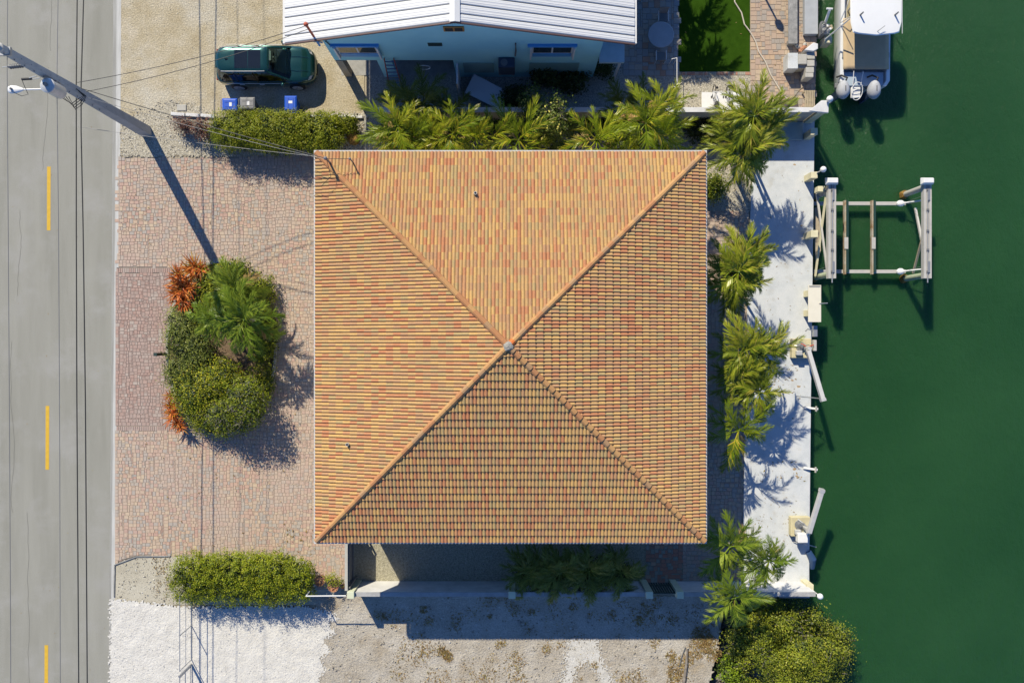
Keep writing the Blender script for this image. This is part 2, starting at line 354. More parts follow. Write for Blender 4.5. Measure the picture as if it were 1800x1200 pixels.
M['frond_dead'] = leaf_mat('dead_frond', [(0.0, (0.30, 0.19, 0.07)), (0.6, (0.44, 0.29, 0.11)), (1.0, (0.38, 0.33, 0.10))], .15, .7)
M['bromeliad'] = leaf_mat('orange_strap', [(0.0, (0.391, 0.081, 0.017)), (0.5, (0.575, 0.161, 0.029)), (0.85, (0.713, 0.276, 0.057)), (1.0, (0.517, 0.345, 0.057))], 0.3, 0.4)
M['weed'] = leaf_mat('dry_weed', [(0.0, (0.24, 0.145, 0.05)), (0.6, (0.37, 0.25, 0.10)), (1.0, (0.30, 0.27, 0.10))], 0.2, 0.8)
# car paint, water, perforated board
M['car_paint'] = plain('dark_green_paint', (0.009, 0.060, 0.056), 0.25, metal=0.5, coat=1.0, var=0.04)
M['car_glass'] = plain('car_glass', (0.012, 0.015, 0.018), 0.04, spec=0.9)
def tinted_glass():
    m, nt, bs = new_mat('tinted_glass'); t = nd(nt, 'ShaderNodeBsdfTransparent'); t.inputs[0].default_value = (.50, .62, .60, 1)
    g = nd(nt, 'ShaderNodeBsdfGlossy'); g.inputs['Roughness'].default_value = .03; fr = nd(nt, 'ShaderNodeFresnel'); fr.inputs[0].default_value = 1.6
    mx = nd(nt, 'ShaderNodeMixShader'); nt.links.new(fr.outputs[0], mx.inputs[0]); nt.links.new(t.outputs[0], mx.inputs[1]); nt.links.new(g.outputs[0], mx.inputs[2])
    nt.links.new(mx.outputs[0], nt.nodes['Material Output'].inputs['Surface']); return m
M['tinted'] = tinted_glass()
M['car_black'] = plain('car_trim', (0.015, 0.015, 0.016), 0.35)
M['lamp_clear'] = plain('lamp_lens', (0.55, 0.57, 0.58), 0.1, metal=0.3)
M['lamp_red'] = plain('tail_lens', (0.30, 0.015, 0.012), 0.15)
def water_mat():
    m, nt, bs = new_mat('canal_water')
    r = ramp(nt, [(0.3, (0.0135, 0.057, 0.017)), (0.7, (0.021, 0.075, 0.024))]); nt.links.new(noise(nt, 0.12, 5), r.inputs[0])
    nt.links.new(r.outputs[0], bs.inputs['Base Color'])
    bs.inputs['Roughness'].default_value = 0.14; bs.inputs['IOR'].default_value = 1.33; bs.inputs['Specular IOR Level'].default_value = 0.4
    bs.subsurface_method = 'BURLEY'; bs.inputs['Subsurface Weight'].default_value = 0.85; bs.inputs['Subsurface Radius'].default_value = (0.35, 0.7, 0.5); bs.inputs['Subsurface Scale'].default_value = 1.0
    bumpit(nt, bs, noise(nt, 3.0, 9, 0.72, stretch=(1, 0.6, 1)), 0.85, 0.10)
    return m
M['water'] = water_mat()
def board_mat():
    m, nt, bs = new_mat('perforated_board')
    g = nd(nt, 'ShaderNodeTexCoord'); v = nd(nt, 'ShaderNodeTexVoronoi'); v.inputs['Scale'].default_value = 22; v.inputs['Randomness'].default_value = 0.1
    nt.links.new(g.outputs['Object'], v.inputs['Vector'])
    r = ramp(nt, [(0.28, (0.05, 0.055, 0.06)), (0.36, (0.80, 0.82, 0.86))]); nt.links.new(v.outputs['Distance'], r.inputs[0])
    nt.links.new(r.outputs[0], bs.inputs['Base Color']); bs.inputs['Roughness'].default_value = 0.6
    return m
M['board'] = board_mat()

# ---------------------------------------------------------------- setting: ground, water, road, surfaces
def pxy(pts, z=0.0): return [W(p[0], p[1], z) for p in pts]
def flat(name, pts, z, m, parent=None, kind='structure'):
    """a thin sheet given by ground survey pixels, laid at height z"""
    mb = MB(); P = [W(p[0], p[1], 0) for p in pts]
    mb.poly([(p.x, p.y, z) for p in P][::-1])
    o = mb.build(name, m, parent, loc=(0, 0, 0))
    n = o.data.polygons[0].normal
    if n.z < 0: o.data.flip_normals()
    if parent is None: tag(o, kind=kind)
    return o

EDGE = [(1437, -4000), (1437, 0), (1434, 120), (1431, 214), (1428.5, 400), (1424.5, 700), (1421.5, 1000), (1422, 1051), (1276, 1052), (1262, 1130), (1247, 1200), (1100, 5000)]
mb = MB(); P = [W(*p) for p in EDGE]
far = [Vector((-400, P[-1].y, 0)), Vector((-400, P[0].y, 0))]
top = [(p.x, p.y, -0.03) for p in P + far]
mb.add(top, [tuple(range(len(top)))][::-1])
for a, b in zip(P[:-1], P[1:]):
    mb.poly([(a.x, a.y, -0.03), (b.x, b.y, -0.03), (b.x, b.y, -3), (a.x, a.y, -3)])
g = tag(mb.build('ground', M['ground'], loc=(0, 0, 0)), kind='structure')
mb = MB(); mb.poly([(8, -400, -1.0), (500, -400, -1.0), (500, 400, -1.0), (8, 400, -1.0)])
tag(mb.build('canal_water', M['water'], loc=(0, 0, 0)), kind='structure')

road = flat('road', [(-190, -4000), (252, -4000), (209, 0), (202, 600), (196, 1200), (160, 5000), (-190, 5000)], 0.0, M['road'])
flat('road_edge', [(204.5, -600), (215, -600), (213, 0), (211.5, 280), (208, 600), (203.5, 975), (198, 1200), (195, 1600), (190, 1600), (194, 1200), (199, 700), (203, 300), (205, 0)], 0.004, M['road_edge'], road)
flat('road_edge', [(197, -600), (204.4, -600), (204.9, 0), (202.9, 300), (198.9, 700), (193.9, 1200), (189.9, 1600), (186, 1600), (190.5, 1200), (195.5, 700), (197.5, 300), (199, 0)], 0.0035, M['road_edge_dim'], road)
for (x, y0, y1) in ((84, -127, -15), (86, 293, 405), (83.5, 713, 825), (81.5, 1133, 1245)):
    flat('lane_dash', [(x - 3.2, y0), (x + 3.2, y0), (x + 2.8, y1), (x - 3.6, y1)], 0.004, M['yellow'], road)
# fine crack lines in the asphalt, slightly sunken dark tar
for (x0, y0, y1, amp) in ((92, -20, 90, 3), (34, 370, 520, 4), (82, 140, 300, 3), (20, 600, 900, 5), (48, 900, 1200, 4)):
    mb = MB(); x = x0; pts = []
    for k in range(24):
        y = y0 + (y1 - y0) * k / 23; x += random.uniform(-amp, amp) * 0.35; pts.append((x, y))
    for (a, b) in zip(pts[:-1], pts[1:]):
        q = [W(a[0] - .28, a[1]), W(a[0] + .28, a[1]), W(b[0] + .28, b[1]), W(b[0] - .28, b[1])]
        mb.poly([(p.x, p.y, 0.003) for p in q])
    mb.build('road_crack', plain('tar_crack', (0.13, 0.125, 0.115), 0.8) if 'crack' not in M else M['crack'], road); M['crack'] = bpy.data.materials['tar_crack']

def terrain(name, poly, z, m, amp=0.03, step=6, jitter=2.0, nscale=0.5):
    """uneven ground sheet: a grid clipped to a survey-pixel polygon, with small real relief"""
    xs = [p[0] for p in poly]; ys = [p[1] for p in poly]
    nx = int((max(xs) - min(xs)) / step) + 1; ny = int((max(ys) - min(ys)) / step) + 1
    gx = np.linspace(min(xs), max(xs), nx + 1); gy = np.linspace(min(ys), max(ys), ny + 1)
    hh = rng.normal(0, 1, (ny + 1, nx + 1)); h2 = np.kron(rng.normal(0, 1, (ny // 4 + 2, nx // 4 + 2)), np.ones((4, 4)))[:ny + 1, :nx + 1]
    hh = 0.5 * hh + 0.5 * (h2 + np.roll(h2, 1, 0) + np.roll(h2, 1, 1) + np.roll(h2, 2, 0)) / 4
    mb = MB(); idx = {}
    def inside(x, y): return in_poly(x, y, poly)
    for j in range(ny):
        for i in range(nx):
            if not inside((gx[i] + gx[i + 1]) / 2 + random.uniform(-jitter, jitter), (gy[j] + gy[j + 1]) / 2 + random.uniform(-jitter, jitter)): continue
            f = []
            for (a, b) in ((i, j + 1), (i + 1, j + 1), (i + 1, j), (i, j)):
                if (a, b) not in idx:
                    w = W(gx[a] + random.uniform(-.3, .3) * step, gy[b] + random.uniform(-.3, .3) * step)
                    idx[(a, b)] = len(mb.v); mb.v.append((w.x, w.y, z + amp * 0.5 * max(-1.0, min(1.2, hh[b, a]))))
                f.append(idx[(a, b)])
            mb.f.append(tuple(f)); mb.r.append(0)
    o = mb.build(name, m, None, loc=(0, 0, 0), smooth=True)
    return tag(o, kind='structure')

def in_poly(x, y, poly):
    c = False; n = len(poly)
    for i in range(n):
        x1, y1 = poly[i]; x2, y2 = poly[i - 1]
        if (y1 > y) != (y2 > y) and x < (x2 - x1) * (y - y1) / (y2 - y1) + x1: c = not c
    return c

flat('sand_lot', [(212, -3000), (212, 0), (210, 274), (640, 274), (640, -3000)], 0.0, M['sand'])

terrain('gravel_patch', [(213, 225), (240, 200), (270, 198), (300, 178), (345, 185), (372, 202), (640, 200), (640, 273), (480, 274), (390, 276), (211, 276)], 0.012, M['gravel'], 0.02, 3, 5)
flat('neighbour_yard', [(648, -600), (1192, -600), (1192, 212), (648, 212)], 0.004, M['gravel_dark'])
flat('neighbour_gravel', [(1195, 129), (1320, 129), (1320, 212), (1195, 212)], 0.006, M['gravel'])
flat('carport_slab', [(600, -300), (806, -300), (806, 133), (600, 133)], 0.009, M['concrete'])
flat('turf_lawn', [(1192, -500), (1318, -500), (1318, 127), (1192, 127)], 0.012, M['turf'])
flat('side_yard', [(560, 200), (1322, 200), (1322, 330), (560, 330)], 0.0045, M['gravel_dark'])
flat('gravel_bed', [(1200, 270), (1330, 270), (1322, 372), (1200, 372)], 0.009, M['gravel'])
flat('side_gravel', [(614, 880), (1330, 880), (1330, 1040), (614, 1040)], 0.005, M['gravel_side'])
flat('concrete_apron', [(203, 990), (240, 977), (600, 977), (600, 1062), (200, 1062), (199, 1010)], 0.002, M['pad'])
for a_, b_ in zip([(201, 1048), (202, 992), (240, 977.5)], [(202, 992), (240, 977.5), (300, 976.5)]):
    p_, q_ = W(*a_), W(*b_); q = MB(); q.bar((p_.x, p_.y, .02), (q_.x, q_.y, .02), .05, .07); tag(q.build('kerb_strip', M['stone_grey']), kind='structure')
DIRT = [(555, 1047), (1275, 1047), (1262, 1130), (1240, 1240), (1200, 1420), (555, 1420)]
terrain('dirt_lot', DIRT, 0.015, M['dirt'], 0.03, 4, 2)
WHITE = [(194, 1052), (230, 1054), (300, 1064), (330, 1066), (540, 1064), (572, 1072), (598, 1084), (578, 1096), (590, 1112), (566, 1124), (582, 1142), (563, 1158), (574, 1176), (558, 1192), (572, 1215), (565, 1420), (190, 1420)]
terrain('limestone_lot', WHITE, 0.034, M['white_lot'], 0.016, 2.4, 3.5)
terrain('chalk_patch', [(1000, 1122), (1048, 1121), (1055, 1150), (1078, 1200), (1100, 1300), (1078, 1300), (1058, 1200), (1042, 1165), (1018, 1168), (1005, 1200), (975, 1300), (950, 1300), (990, 1190)], 0.036, M['chalk'], 0.01, 2.0, 8)
terrain('rock_shore', [(1268, 1054), (1345, 1054), (1352, 1120), (1340, 1240), (1300, 1420), (1190, 1420), (1240, 1200)], -0.75, M['rock'], 0.7, 9, 4)

# seawall dock slab
DOCK = [(1345, 205), (1431.5, 205), (1429, 400), (1425, 700), (1422, 1000), (1422.5, 1050), (1304, 1050), (1306, 900), (1310, 700), (1314, 500), (1320, 330), (1332, 290), (1345, 280)]
mb = MB(); mb.prism([(W(*p).x, W(*p).y) for p in DOCK][::-1], -0.25, 0.05)
dock = tag(mb.build('dock', M['dock'], loc=(0, 0, 0), bevel=0.015), kind='structure')
for (x, y, r) in ((1396, 290, 3), (1408, 397, 3), (1403, 679, 4), (1392, 668, 3), (1396, 824, 4), (1400, 836, 3), (1408, 838, 2), (1393, 735, 2)):
    n = 11; pts = [(x + r * random.uniform(.5, 1.1) * math.cos(2 * math.pi * k / n), y + r * .7 * random.uniform(.5, 1.1) * math.sin(2 * math.pi * k / n)) for k in range(n)]
    flat('rust_stain', pts, 0.054, M['rust'], dock)
# ---------------------------------------------------------------- pavers
def paver_field(name, poly, m, rows=(0.2,), widths=(0.2, 0.3), gap=0.012, z=0.0, hgt=0.016, vertical=False, nind=300, focus=None, cob=0.1):
    """base sheet (structure) with every paver as real geometry; the nind best-seen pavers are single objects"""
    base = flat(name, poly, z, M['joint'])
    xs = [W(*p).x for p in poly]; ys = [W(*p).y for p in poly]
    wp = [(W(*p).x, W(*p).y) for p in poly]
    cells = []; a0, a1 = (min(ys), max(ys)) if not vertical else (min(xs), max(xs)); b0, b1 = (min(xs), max(xs)) if not vertical else (min(ys), max(ys))
    a = a0; k = 0
    if rows == 'cobble':                                              # random 60 cm blocks of 20x20 and 20x30 cobbles, turned either way
        u_ = cob * 2 / 3; nx = int((max(xs) - min(xs)) / u_) + 5; ny = int((max(ys) - min(ys)) / u_) + 5
        occ = np.zeros((ny + 6, nx + 6), bool)
        opts = [(3, 3), (4, 3), (3, 4), (3, 3), (4, 3), (3, 2), (2, 3)]; small = [(3, 3), (2, 3), (3, 2), (2, 2), (1, 3), (3, 1), (1, 2), (2, 1), (1, 1)]
        for dd in range(nx + ny):
            order = list(range(max(0, dd - nx + 1), min(ny, dd + 1))); random.shuffle(order)
            for jj in order:
                ii = dd - jj
                if occ[jj, ii]: continue
                for (w, h) in [random.choice(opts), random.choice(opts)] + small:
                    if not occ[jj:jj + h, ii:ii + w].any(): break
                occ[jj:jj + h, ii:ii + w] = True
                cx, cy = min(xs) + (ii + w / 2) * u_, min(ys) + (jj + h / 2) * u_
                if in_poly(cx, cy, wp): cells.append((cx, cy, w * u_ - gap, h * u_ - gap))
        a = a1 + 1
    while a < a1:
        rh = random.choice(rows); b = b0 - random.random() * widths[0]
        while b < b1:
            w = random.choice(widths)
            cx, cy = (b + w / 2, a + rh / 2) if not vertical else (a + rh / 2, b + w / 2)
            if in_poly(cx, cy, wp):
                cells.append((cx, cy, (w if not vertical else rh) - gap, (rh if not vertical else w) - gap))
            b += w
        a += rh
    fx, fy = focus if focus else (0, 0)
    def score(c): return -(c[2] * c[3]) * 40 + 0.02 * math.hypot(c[0] - fx, c[1] - fy)
    cells.sort(key=score)
    shared = {}
    for c in cells[:nind]:
        key = (round(c[2], 3), round(c[3], 3))
        if key not in shared:
            q = MB(); sx, sy = c[2] / 2, c[3] / 2; e = 0.006
            V = [(-sx, -sy, 0), (sx, -sy, 0), (sx, sy, 0), (-sx, sy, 0), (-sx + e, -sy + e, hgt), (sx - e, -sy + e, hgt), (sx - e, sy - e, hgt), (-sx + e, sy - e, hgt)]
            q.add(V, [(4, 5, 6, 7), (0, 1, 5, 4), (1, 2, 6, 5), (2, 3, 7, 6), (3, 0, 4, 7)], 0.0)
            shared[key] = q.mesh('paver', m)
        link_mesh('paver', shared[key], base, (c[0], c[1], z + 0.001 + random.uniform(-.003, .003)))
    rest = cells[nind:]
    if rest:
        A = np.array(rest); n = len(A); sx = A[:, 2] / 2; sy = A[:, 3] / 2; e = 0.006
        zz = z + 0.001 + rng.uniform(-.003, .003, n)
        sg = np.array([(-1, -1), (1, -1), (1, 1), (-1, 1)], float)
        bot = np.stack([np.stack([A[:, 0] + s[0] * sx, A[:, 1] + s[1] * sy, zz], 1) for s in sg], 1)
        topv = np.stack([np.stack([A[:, 0] + s[0] * (sx - e), A[:, 1] + s[1] * (sy - e), zz + hgt], 1) for s in sg], 1)
        faces = [topv] + [np.stack([bot[:, i], bot[:, (i + 1) % 4], topv[:, (i + 1) % 4], topv[:, i]], 1) for i in range(4)]
        r = rng.random(n)
        o = link_mesh('pavers', fast_mesh('pavers', np.concatenate(faces), 4, np.tile(r, 5), m), base)
        tag(o, kind='stuff')
    return base

paver_field('driveway', [(206, 278), (390, 278), (480, 275), (640, 272), (640, 952), (612, 952), (612, 1036), (560, 1036), (545, 1000), (520, 977), (240, 976), (202, 988), (203, 757), (300, 757), (320, 740), (320, 490), (300, 470), (205, 470)], M['paver'], rows='cobble', cob=.088, gap=.009, z=0.0, focus=(-12, -6))
paver_field('driveway_apron', [(205, 480), (300, 480), (330, 500), (330, 735), (300, 748), (203, 748)], M['paver_apron'], rows='cobble', cob=.085, gap=.010, z=0.002, nind=60)
for y in (475, 752.5):
    paver_field('paver_band', [(205, y - 4.5), (322, y - 4.5), (322, y + 4.5), (205, y + 4.5)], M['paver_apron'], rows=(0.24,), widths=(0.11,), z=0.004, nind=40)
paver_field('east_walk', [(1200, 372), (1316, 372), (1313, 540), (1308, 760), (1304, 1020), (1200, 1020)], M['paver'], rows='cobble', z=0.011, nind=160, focus=(11, 5))
paver_field('side_path', [(1135, 900), (1202, 900), (1198, 1030), (1138, 1030)], M['paver_side'], rows='cobble', z=0.010, nind=100, focus=(7, -12))
paver_field('seawall_walk', [(1319, -260), (1436, -260), (1434, 120), (1432, 205), (1321, 205)], M['paver_walk'], rows='cobble', cob=.125, z=0.008, nind=300, focus=(14, 14.5))
paver_field('terrace', [(1095, -260), (1191, -260), (1191, 134), (1095, 134)], M['paver_terrace'], rows='cobble', cob=.15, z=0.010, nind=200, focus=(7, 15))
paver_field('brick_border', [(1193, 126.5), (1319, 126.5), (1319, 132.5), (1193, 132.5)], M['paver_side'], rows=(0.16,), widths=(0.1,), z=0.013, nind=60)

# loose stones on the gravel and dirt (nobody could count them)
def stones(name, polys, n, smin, smax, m, z=0.0):
    mb_v = []; r_ = []
    cnt = 0; base = np.array([(1, 0, 0), (-1, 0, 0), (0, 1, 0), (0, -1, 0), (0, 0, 0.8), (0, 0, -.3)], float)
    tri = [(0, 2, 4), (2, 1, 4), (1, 3, 4), (3, 0, 4)]
    while cnt < n:
        poly = random.choice(polys); xs = [p[0] for p in poly]; ys = [p[1] for p in poly]
        x = random.uniform(min(xs), max(xs)); y = random.uniform(min(ys), max(ys))
        if not in_poly(x, y, poly): continue
        w = W(x, y); s = smin + (smax - smin) * random.random() ** 3
        a = random.random() * 6.3; ca, sa = math.cos(a), math.sin(a); sx, sy, sz = s * random.uniform(.7, 1.4), s * random.uniform(.6, 1.0), s * random.uniform(.5, 1)
        B = np.stack([(base[:, 0] * sx * ca - base[:, 1] * sy * sa) + w.x, (base[:, 0] * sx * sa + base[:, 1] * sy * ca) + w.y, base[:, 2] * sz + z], 1)
        B += rng.normal(0, s * .15, B.shape)
        rr = random.random()
        for t in tri: mb_v.append(B[list(t)]); r_.append(rr)
        cnt += 1
    o = link_mesh(name, fast_mesh(name, np.array(mb_v), 3, r_, m)); return tag(o, kind='stuff')
M['pebble'] = piece_mat('pebble', [(0, (0.30, 0.27, 0.22)), (0.3, (0.45, 0.42, 0.36)), (0.6, (0.55, 0.53, 0.48)), (0.8, (0.22, 0.20, 0.17))], use_obj=False)
M['pebble_white'] = piece_mat('pebble_white', [(0, (0.52, 0.51, 0.49)), (0.5, (0.62, 0.61, 0.60)), (0.9, (0.40, 0.39, 0.37))], use_obj=False)
o = stones('loose_gravel', [[(212, 200), (300, 172), (372, 196), (372, 277), (210, 277)]] * 3 + [[(560, 205), (645, 205), (645, 272), (560, 272)], [(1195, 135), (1318, 135), (1318, 190), (1195, 190)], [(1245, 285), (1318, 285), (1318, 370), (1245, 370)], [(210, 980), (330, 980), (330, 1060), (205, 1060)]], 3800, 0.012, 0.055, M['pebble'], 0.012)
tag(o, 'loose grey and tan pebbles over the gravel patches', 'gravel')
o = stones('side_stones', [[(625, 955), (890, 955), (890, 1024), (625, 1024)], [(1200, 955), (1240, 955), (1240, 1024), (1200, 1024)], [(640, 137), (1190, 137), (1190, 186), (640, 186)], [(640, 210), (1300, 210), (1300, 268), (640, 268)]], 3600, 0.012, 0.04, M['pebble'], 0.012)
tag(o, 'small stones covering the shaded side yards', 'gravel')
o = stones('dirt_stones', [[(575, 1060), (1265, 1060), (1240, 1230), (575, 1230)]], 2200, 0.012, 0.07, M['pebble'], 0.03)
tag(o, 'scattered limestone rubble on the bare dirt lot', 'rubble')
o = stones('limestone_chips', [[(200, 1060), (560, 1066), (570, 1230), (196, 1230)]] * 4 + [[(555, 1070), (625, 1090), (612, 1225), (555, 1225)]], 3400, 0.008, 0.026, M['pebble_white'], 0.05)
tag(o, 'white limestone chips over the bright gravel lot', 'gravel')
o = stones('sand_stones', [[(214, 0), (495, 0), (600, 190), (214, 200)]], 700, 0.008, 0.03, M['pebble'], 0.003)
tag(o, 'small stones strewn on the tan sand parking lot', 'gravel')

# ---------------------------------------------------------------- main house
HX, HY, HW, EZ, RISE = -0.07, -0.24, 8.53, 6.0, 2.85
house = thing('tiled_house', 'large square house under a hipped roof of yellow and red barrel tiles', 'house', (HX, HY, 0))
IN = HW - 0.62
mb = MB(); mb.bb(HX - IN, HX + IN, HY - IN, HY + IN, 0.0, EZ - 0.12)
mb.build('wall', M['stucco'], house)
mb = MB()                                                           # closed soffit under the eaves
mb.bb(HX - HW + 0.05, HX + HW - 0.05, HY - HW + 0.05, HY + HW - 0.05, EZ - 0.10, EZ - 0.05); mb.build('soffit', M['fascia'], house)
def opening(parent, axis, side, c, w, z0, z1, wall, door=False):
    """framed window or door standing 4 cm proud of a wall; axis 'x' or 'y' = wall normal"""
    t = 0.08
    def bb(u0, u1, z0_, z1_, d0, d1):
        q = MB(); lo, hi = sorted((wall + side * d0, wall + side * d1))
        if axis == 'x': q.bb(lo, hi, u0, u1, z0_, z1_)
        else: q.bb(u0, u1, lo, hi, z0_, z1_)
        return q
    f = bb(c - w / 2, c + w / 2, z0, z1, 0.0, 0.04).build('door' if door else 'window', M['white'], parent)
    n = 1 if door else max(1, round(w / 1.0))
    for k in range(n):
        a = c - w / 2 + t + (w - t) * k / n; b = c - w / 2 + (w - t) * (k + 1) / n
        bb(a, b, z0 + t, z1 - t, 0.042, 0.05).build('pane', M['glass'] if w < 3 else M['white'], f)
    return f
for side in (1, -1):
    for c in (-5, -1.5, 2.0, 5.2):
        opening(house, 'x', side, HY + c, 1.6, 3.6, 5.1, HX + side * IN)
        opening(house, 'y', side, HX + c, 1.4, 3.7, 5.0, HY + side * IN)
opening(house, 'x', -1, HY - 3.0, 4.6, 0.02, 2.3, HX - IN, True); opening(house, 'x', -1, HY + 4.0, 1.1, 0.02, 2.2, HX - IN, True)
for c in (-4, 0, 4): opening(house, 'x', 1, HY + c, 2.4, 0.02, 2.3, HX + IN, True)

# fascia / drip edge
for i, (a, b) in enumerate((((-1, -1), (1, -1)), ((1, -1), (1, 1)), ((1, 1), (-1, 1)), ((-1, 1), (-1, -1)))):
    q = MB(); e = HW + 0.062
    if i % 2 == 0: q.bb(HX - e - .042, HX + e + .042, HY + a[1] * e - .042, HY + a[1] * e + .042, EZ - 0.2, EZ + 0.012)
    else: q.bb(HX + a[0] * e - .042, HX + a[0] * e + .042, HY - e + .043, HY + e - .043, EZ - 0.2, EZ + 0.010)
    q.build('fascia', M['fascia'], house)
APX = (HX - 0.08, HY + 0.05)
mb = MB(); C = [(HX - HW, HY - HW), (HX + HW, HY - HW), (HX + HW, HY + HW), (HX - HW, HY + HW)]
mb.add([(c[0], c[1], EZ) for c in C] + [(HX, HY, EZ + RISE)], [(0, 1, 4), (1, 2, 4), (2, 3, 4), (3, 0, 4)])
roof = mb.build('roof', M['pan'], house)
SL = math.atan2(RISE, HW); CS, SN = math.cos(SL), math.sin(SL)
NC = 26; EXPO = HW / NC; BP = 2 * HW / 112; PROF = [(-0.0755, -0.004), (-0.050, 0.020), (-0.020, 0.044), (0.020, 0.044), (0.050, 0.020), (0.0755, -0.004)]
HR = Vector((HX, HY, 0))
def face_xform(d):                                                   # d: outward direction of the face; returns function (u, run, h) -> world
    dx, dy = d; ux, uy = -dy, dx
    def f(u, r, h):
        k = HW - r + h * SN                                           # distance from the centre along d; h along the face normal
        return (HX + dx * k + ux * u, HY + dy * k + uy * u, EZ + r * SN / CS + h * CS)
    return f
stuff_v = []; stuff_r = []; full = []; TONE_A = (.1, .1, .7, .7, .85); TONE_B = (.38, .38, .54, .54, .95, .7)
for d in ((0, 1), (1, 0), (0, -1), (-1, 0)):
    fx = face_xform(d)
    for i in range(NC):
        r0 = i * EXPO - 0.012; r1 = (i + 1) * EXPO + 0.035
        ncol = int((HW - i * EXPO) / BP) + 1; ph_ = random.random() < .5
        for j in range(-ncol, ncol + 1):
            u = (j + 0.5 * (1 if True else 0)) * BP + random.uniform(-.004, .004)
            if abs(u) > HW - r0 - 0.10: continue
            jr = random.uniform(-.006, .006); lift = random.uniform(0, 0.006)
            if random.random() < .07: ph_ = not ph_                      # two-tone double barrels: one ochre, one terracotta
            rr = random.choice(TONE_A if ((j + ph_) % 2 == 0) != (random.random() < .12) else TONE_B)
            lo, hi = [], []; clip = False
            for (pu, ph) in PROF:
                uu = u + pu; rm = HW - abs(uu) - 0.02
                rb = min(r1, rm); clip |= rm < r1
                ra = min(r0 + jr, rm)
                lo.append(fx(uu, ra, ph + 0.060 + lift)); hi.append(fx(uu, rb, ph - 0.002))
            if not clip and len(full) < 4000 and i >= 3: full.append((EZ + i, d, u, r0 + jr, len(stuff_v), rr))
            V = [np.array(lo), np.array(hi)]
            fs = [np.array([lo[k], lo[k + 1], hi[k + 1], hi[k]]) for k in range(5)]
            base = [fx(u + PROF[0][0], min(r0 + jr, HW - abs(u + PROF[0][0]) - .02), -0.002), fx(u + PROF[5][0], min(r0 + jr, HW - abs(u + PROF[5][0]) - .02), -0.002)]
            fs.append(np.array([base[0], base[1], lo[5], lo[0]])); fs.append(np.array([lo[0], lo[5], lo[3], lo[2]]))
            stuff_v.append(fs); stuff_r.append(rr)
# 300 single tiles: full-length ones highest on the roof (nearest to the lens)
full.sort(key=lambda t: -t[0]); pick = full[:300]; skip = {t[4] for t in pick}
allv = np.array([q for k, fs in enumerate(stuff_v) if k not in skip for q in fs]); allr = np.repeat([r for k, r in enumerate(stuff_r) if k not in skip], 7)
allv = allv - np.array([HX, HY, 0])
tag(link_mesh('roof_tiles', fast_mesh('roof_tiles', allv, 4, allr, M['tile']), roof), kind='stuff')
tile_mb = MB()                                                       # local: x along u, y up-slope, z normal
L_ = (EXPO + 0.047) / CS
lo = [(p[0], 0, p[1] + .063) for p in PROF]; hi = [(p[0], L_, p[1] - .002) for p in PROF]
tile_mb.add(lo + hi, [(k, k + 1, 6 + k + 1, 6 + k) for k in range(5)], 0.0)
tile_mb.add([(PROF[0][0], 0, -.002), (PROF[5][0], 0, -.002)] + [lo[0], lo[2], lo[3], lo[5]], [(0, 1, 5, 2), (2, 5, 4, 3)], 0.0)
tile_me = {}
for tone in set(TONE_A + TONE_B):
    tile_mb.r = [tone] * len(tile_mb.f); tile_me[tone] = tile_mb.mesh('roof_tile', M['tile'])
for (zz, d, u, r0, k, rr) in pick:
    fx = face_xform(d); o = link_mesh('roof_tile', tile_me[rr], roof)
    p = Vector(fx(u, r0, 0)) - HR; dx, dy = d
    X = Vector((-dy, dx, 0)); Y = Vector((-dx * CS, -dy * CS, SN)); Z = X.cross(Y)
    if Z.z < 0: X = -X; Z = X.cross(Y)
    m4 = Matrix((X, Y, Z)).transposed().to_4x4(); m4.translation = p
    o.matrix_local = m4
# hip tiles
hip_mb = MB(); hl = 0.40
prof = [(-0.135, -0.02), (-0.108, 0.062), (-0.042, 0.112), (0.042, 0.112), (0.108, 0.062), (0.135, -0.02)]
lo = [(p[0] * 1.03, 0, p[1] + .05) for p in prof]; hi = [(p[0] * .96, hl, p[1] * .95) for p in prof]
hip_mb.add(lo + hi, [(k, k + 1, 6 + k + 1, 6 + k) for k in range(5)] + [(0, 5, 4, 1), (1, 4, 3, 2)], 0.0)
hip_me = hip_mb.mesh('hip_tile', M['hip'], smooth=False)
hip_me2 = hip_mb.mesh('hip_tile', M['hip_orange'])
for (sx, sy) in ((1, 1), (1, -1), (-1, -1), (-1, 1)):
    A = Vector((sx * HW, sy * HW, EZ)); B = Vector((APX[0] - HX, APX[1] - HY, EZ + RISE)); Y = (B - A); Lh = Y.length; Y.normalize()
    X = Y.cross(Vector((0, 0, 1))).normalized(); Z = X.cross(Y)
    n = int(Lh / 0.335)
    for k in range(n):
        o = link_mesh('hip_tile', hip_me2 if (sx, sy) == (1, 1) and k == n - 1 else hip_me, roof)
        p = A + Y * (0.03 + Lh * k / n) + Z * random.uniform(-.004, .004)
        m4 = (Matrix((X, Y, Z)).transposed() @ Matrix.Rotation(random.uniform(-.02, .02), 3, 'Z')).to_4x4(); m4.translation = p
        o.matrix_local = m4
mb = MB(); mb.ball((APX[0], APX[1], EZ + RISE + .05), 0.22, 9, 6, (1, 1, .6)); o = mb.build('apex_mortar', M['mortar'], roof)
for v in o.data.vertices: v.co += Vector((random.uniform(-.03, .03), random.uniform(-.03, .03), random.uniform(-.02, .02)))
def on_roof(px, py):
    w = W(px, py, 6.8)
    for _ in range(6):
        r = HW - max(abs(w.x - HX), abs(w.y - HY)); w = W(px, py, EZ + r * SN / CS)
    return w
for (px, py) in ((836, 341), (612, 780)):
    w = on_roof(px, py); q = MB(); q.lathe((w.x, w.y, w.z - .05), [(0.07, 0), (0.07, 0.3), (0.05, 0.3), (0.05, 0.1)], 10); v = q.build('vent_pipe', M['alu'], roof)
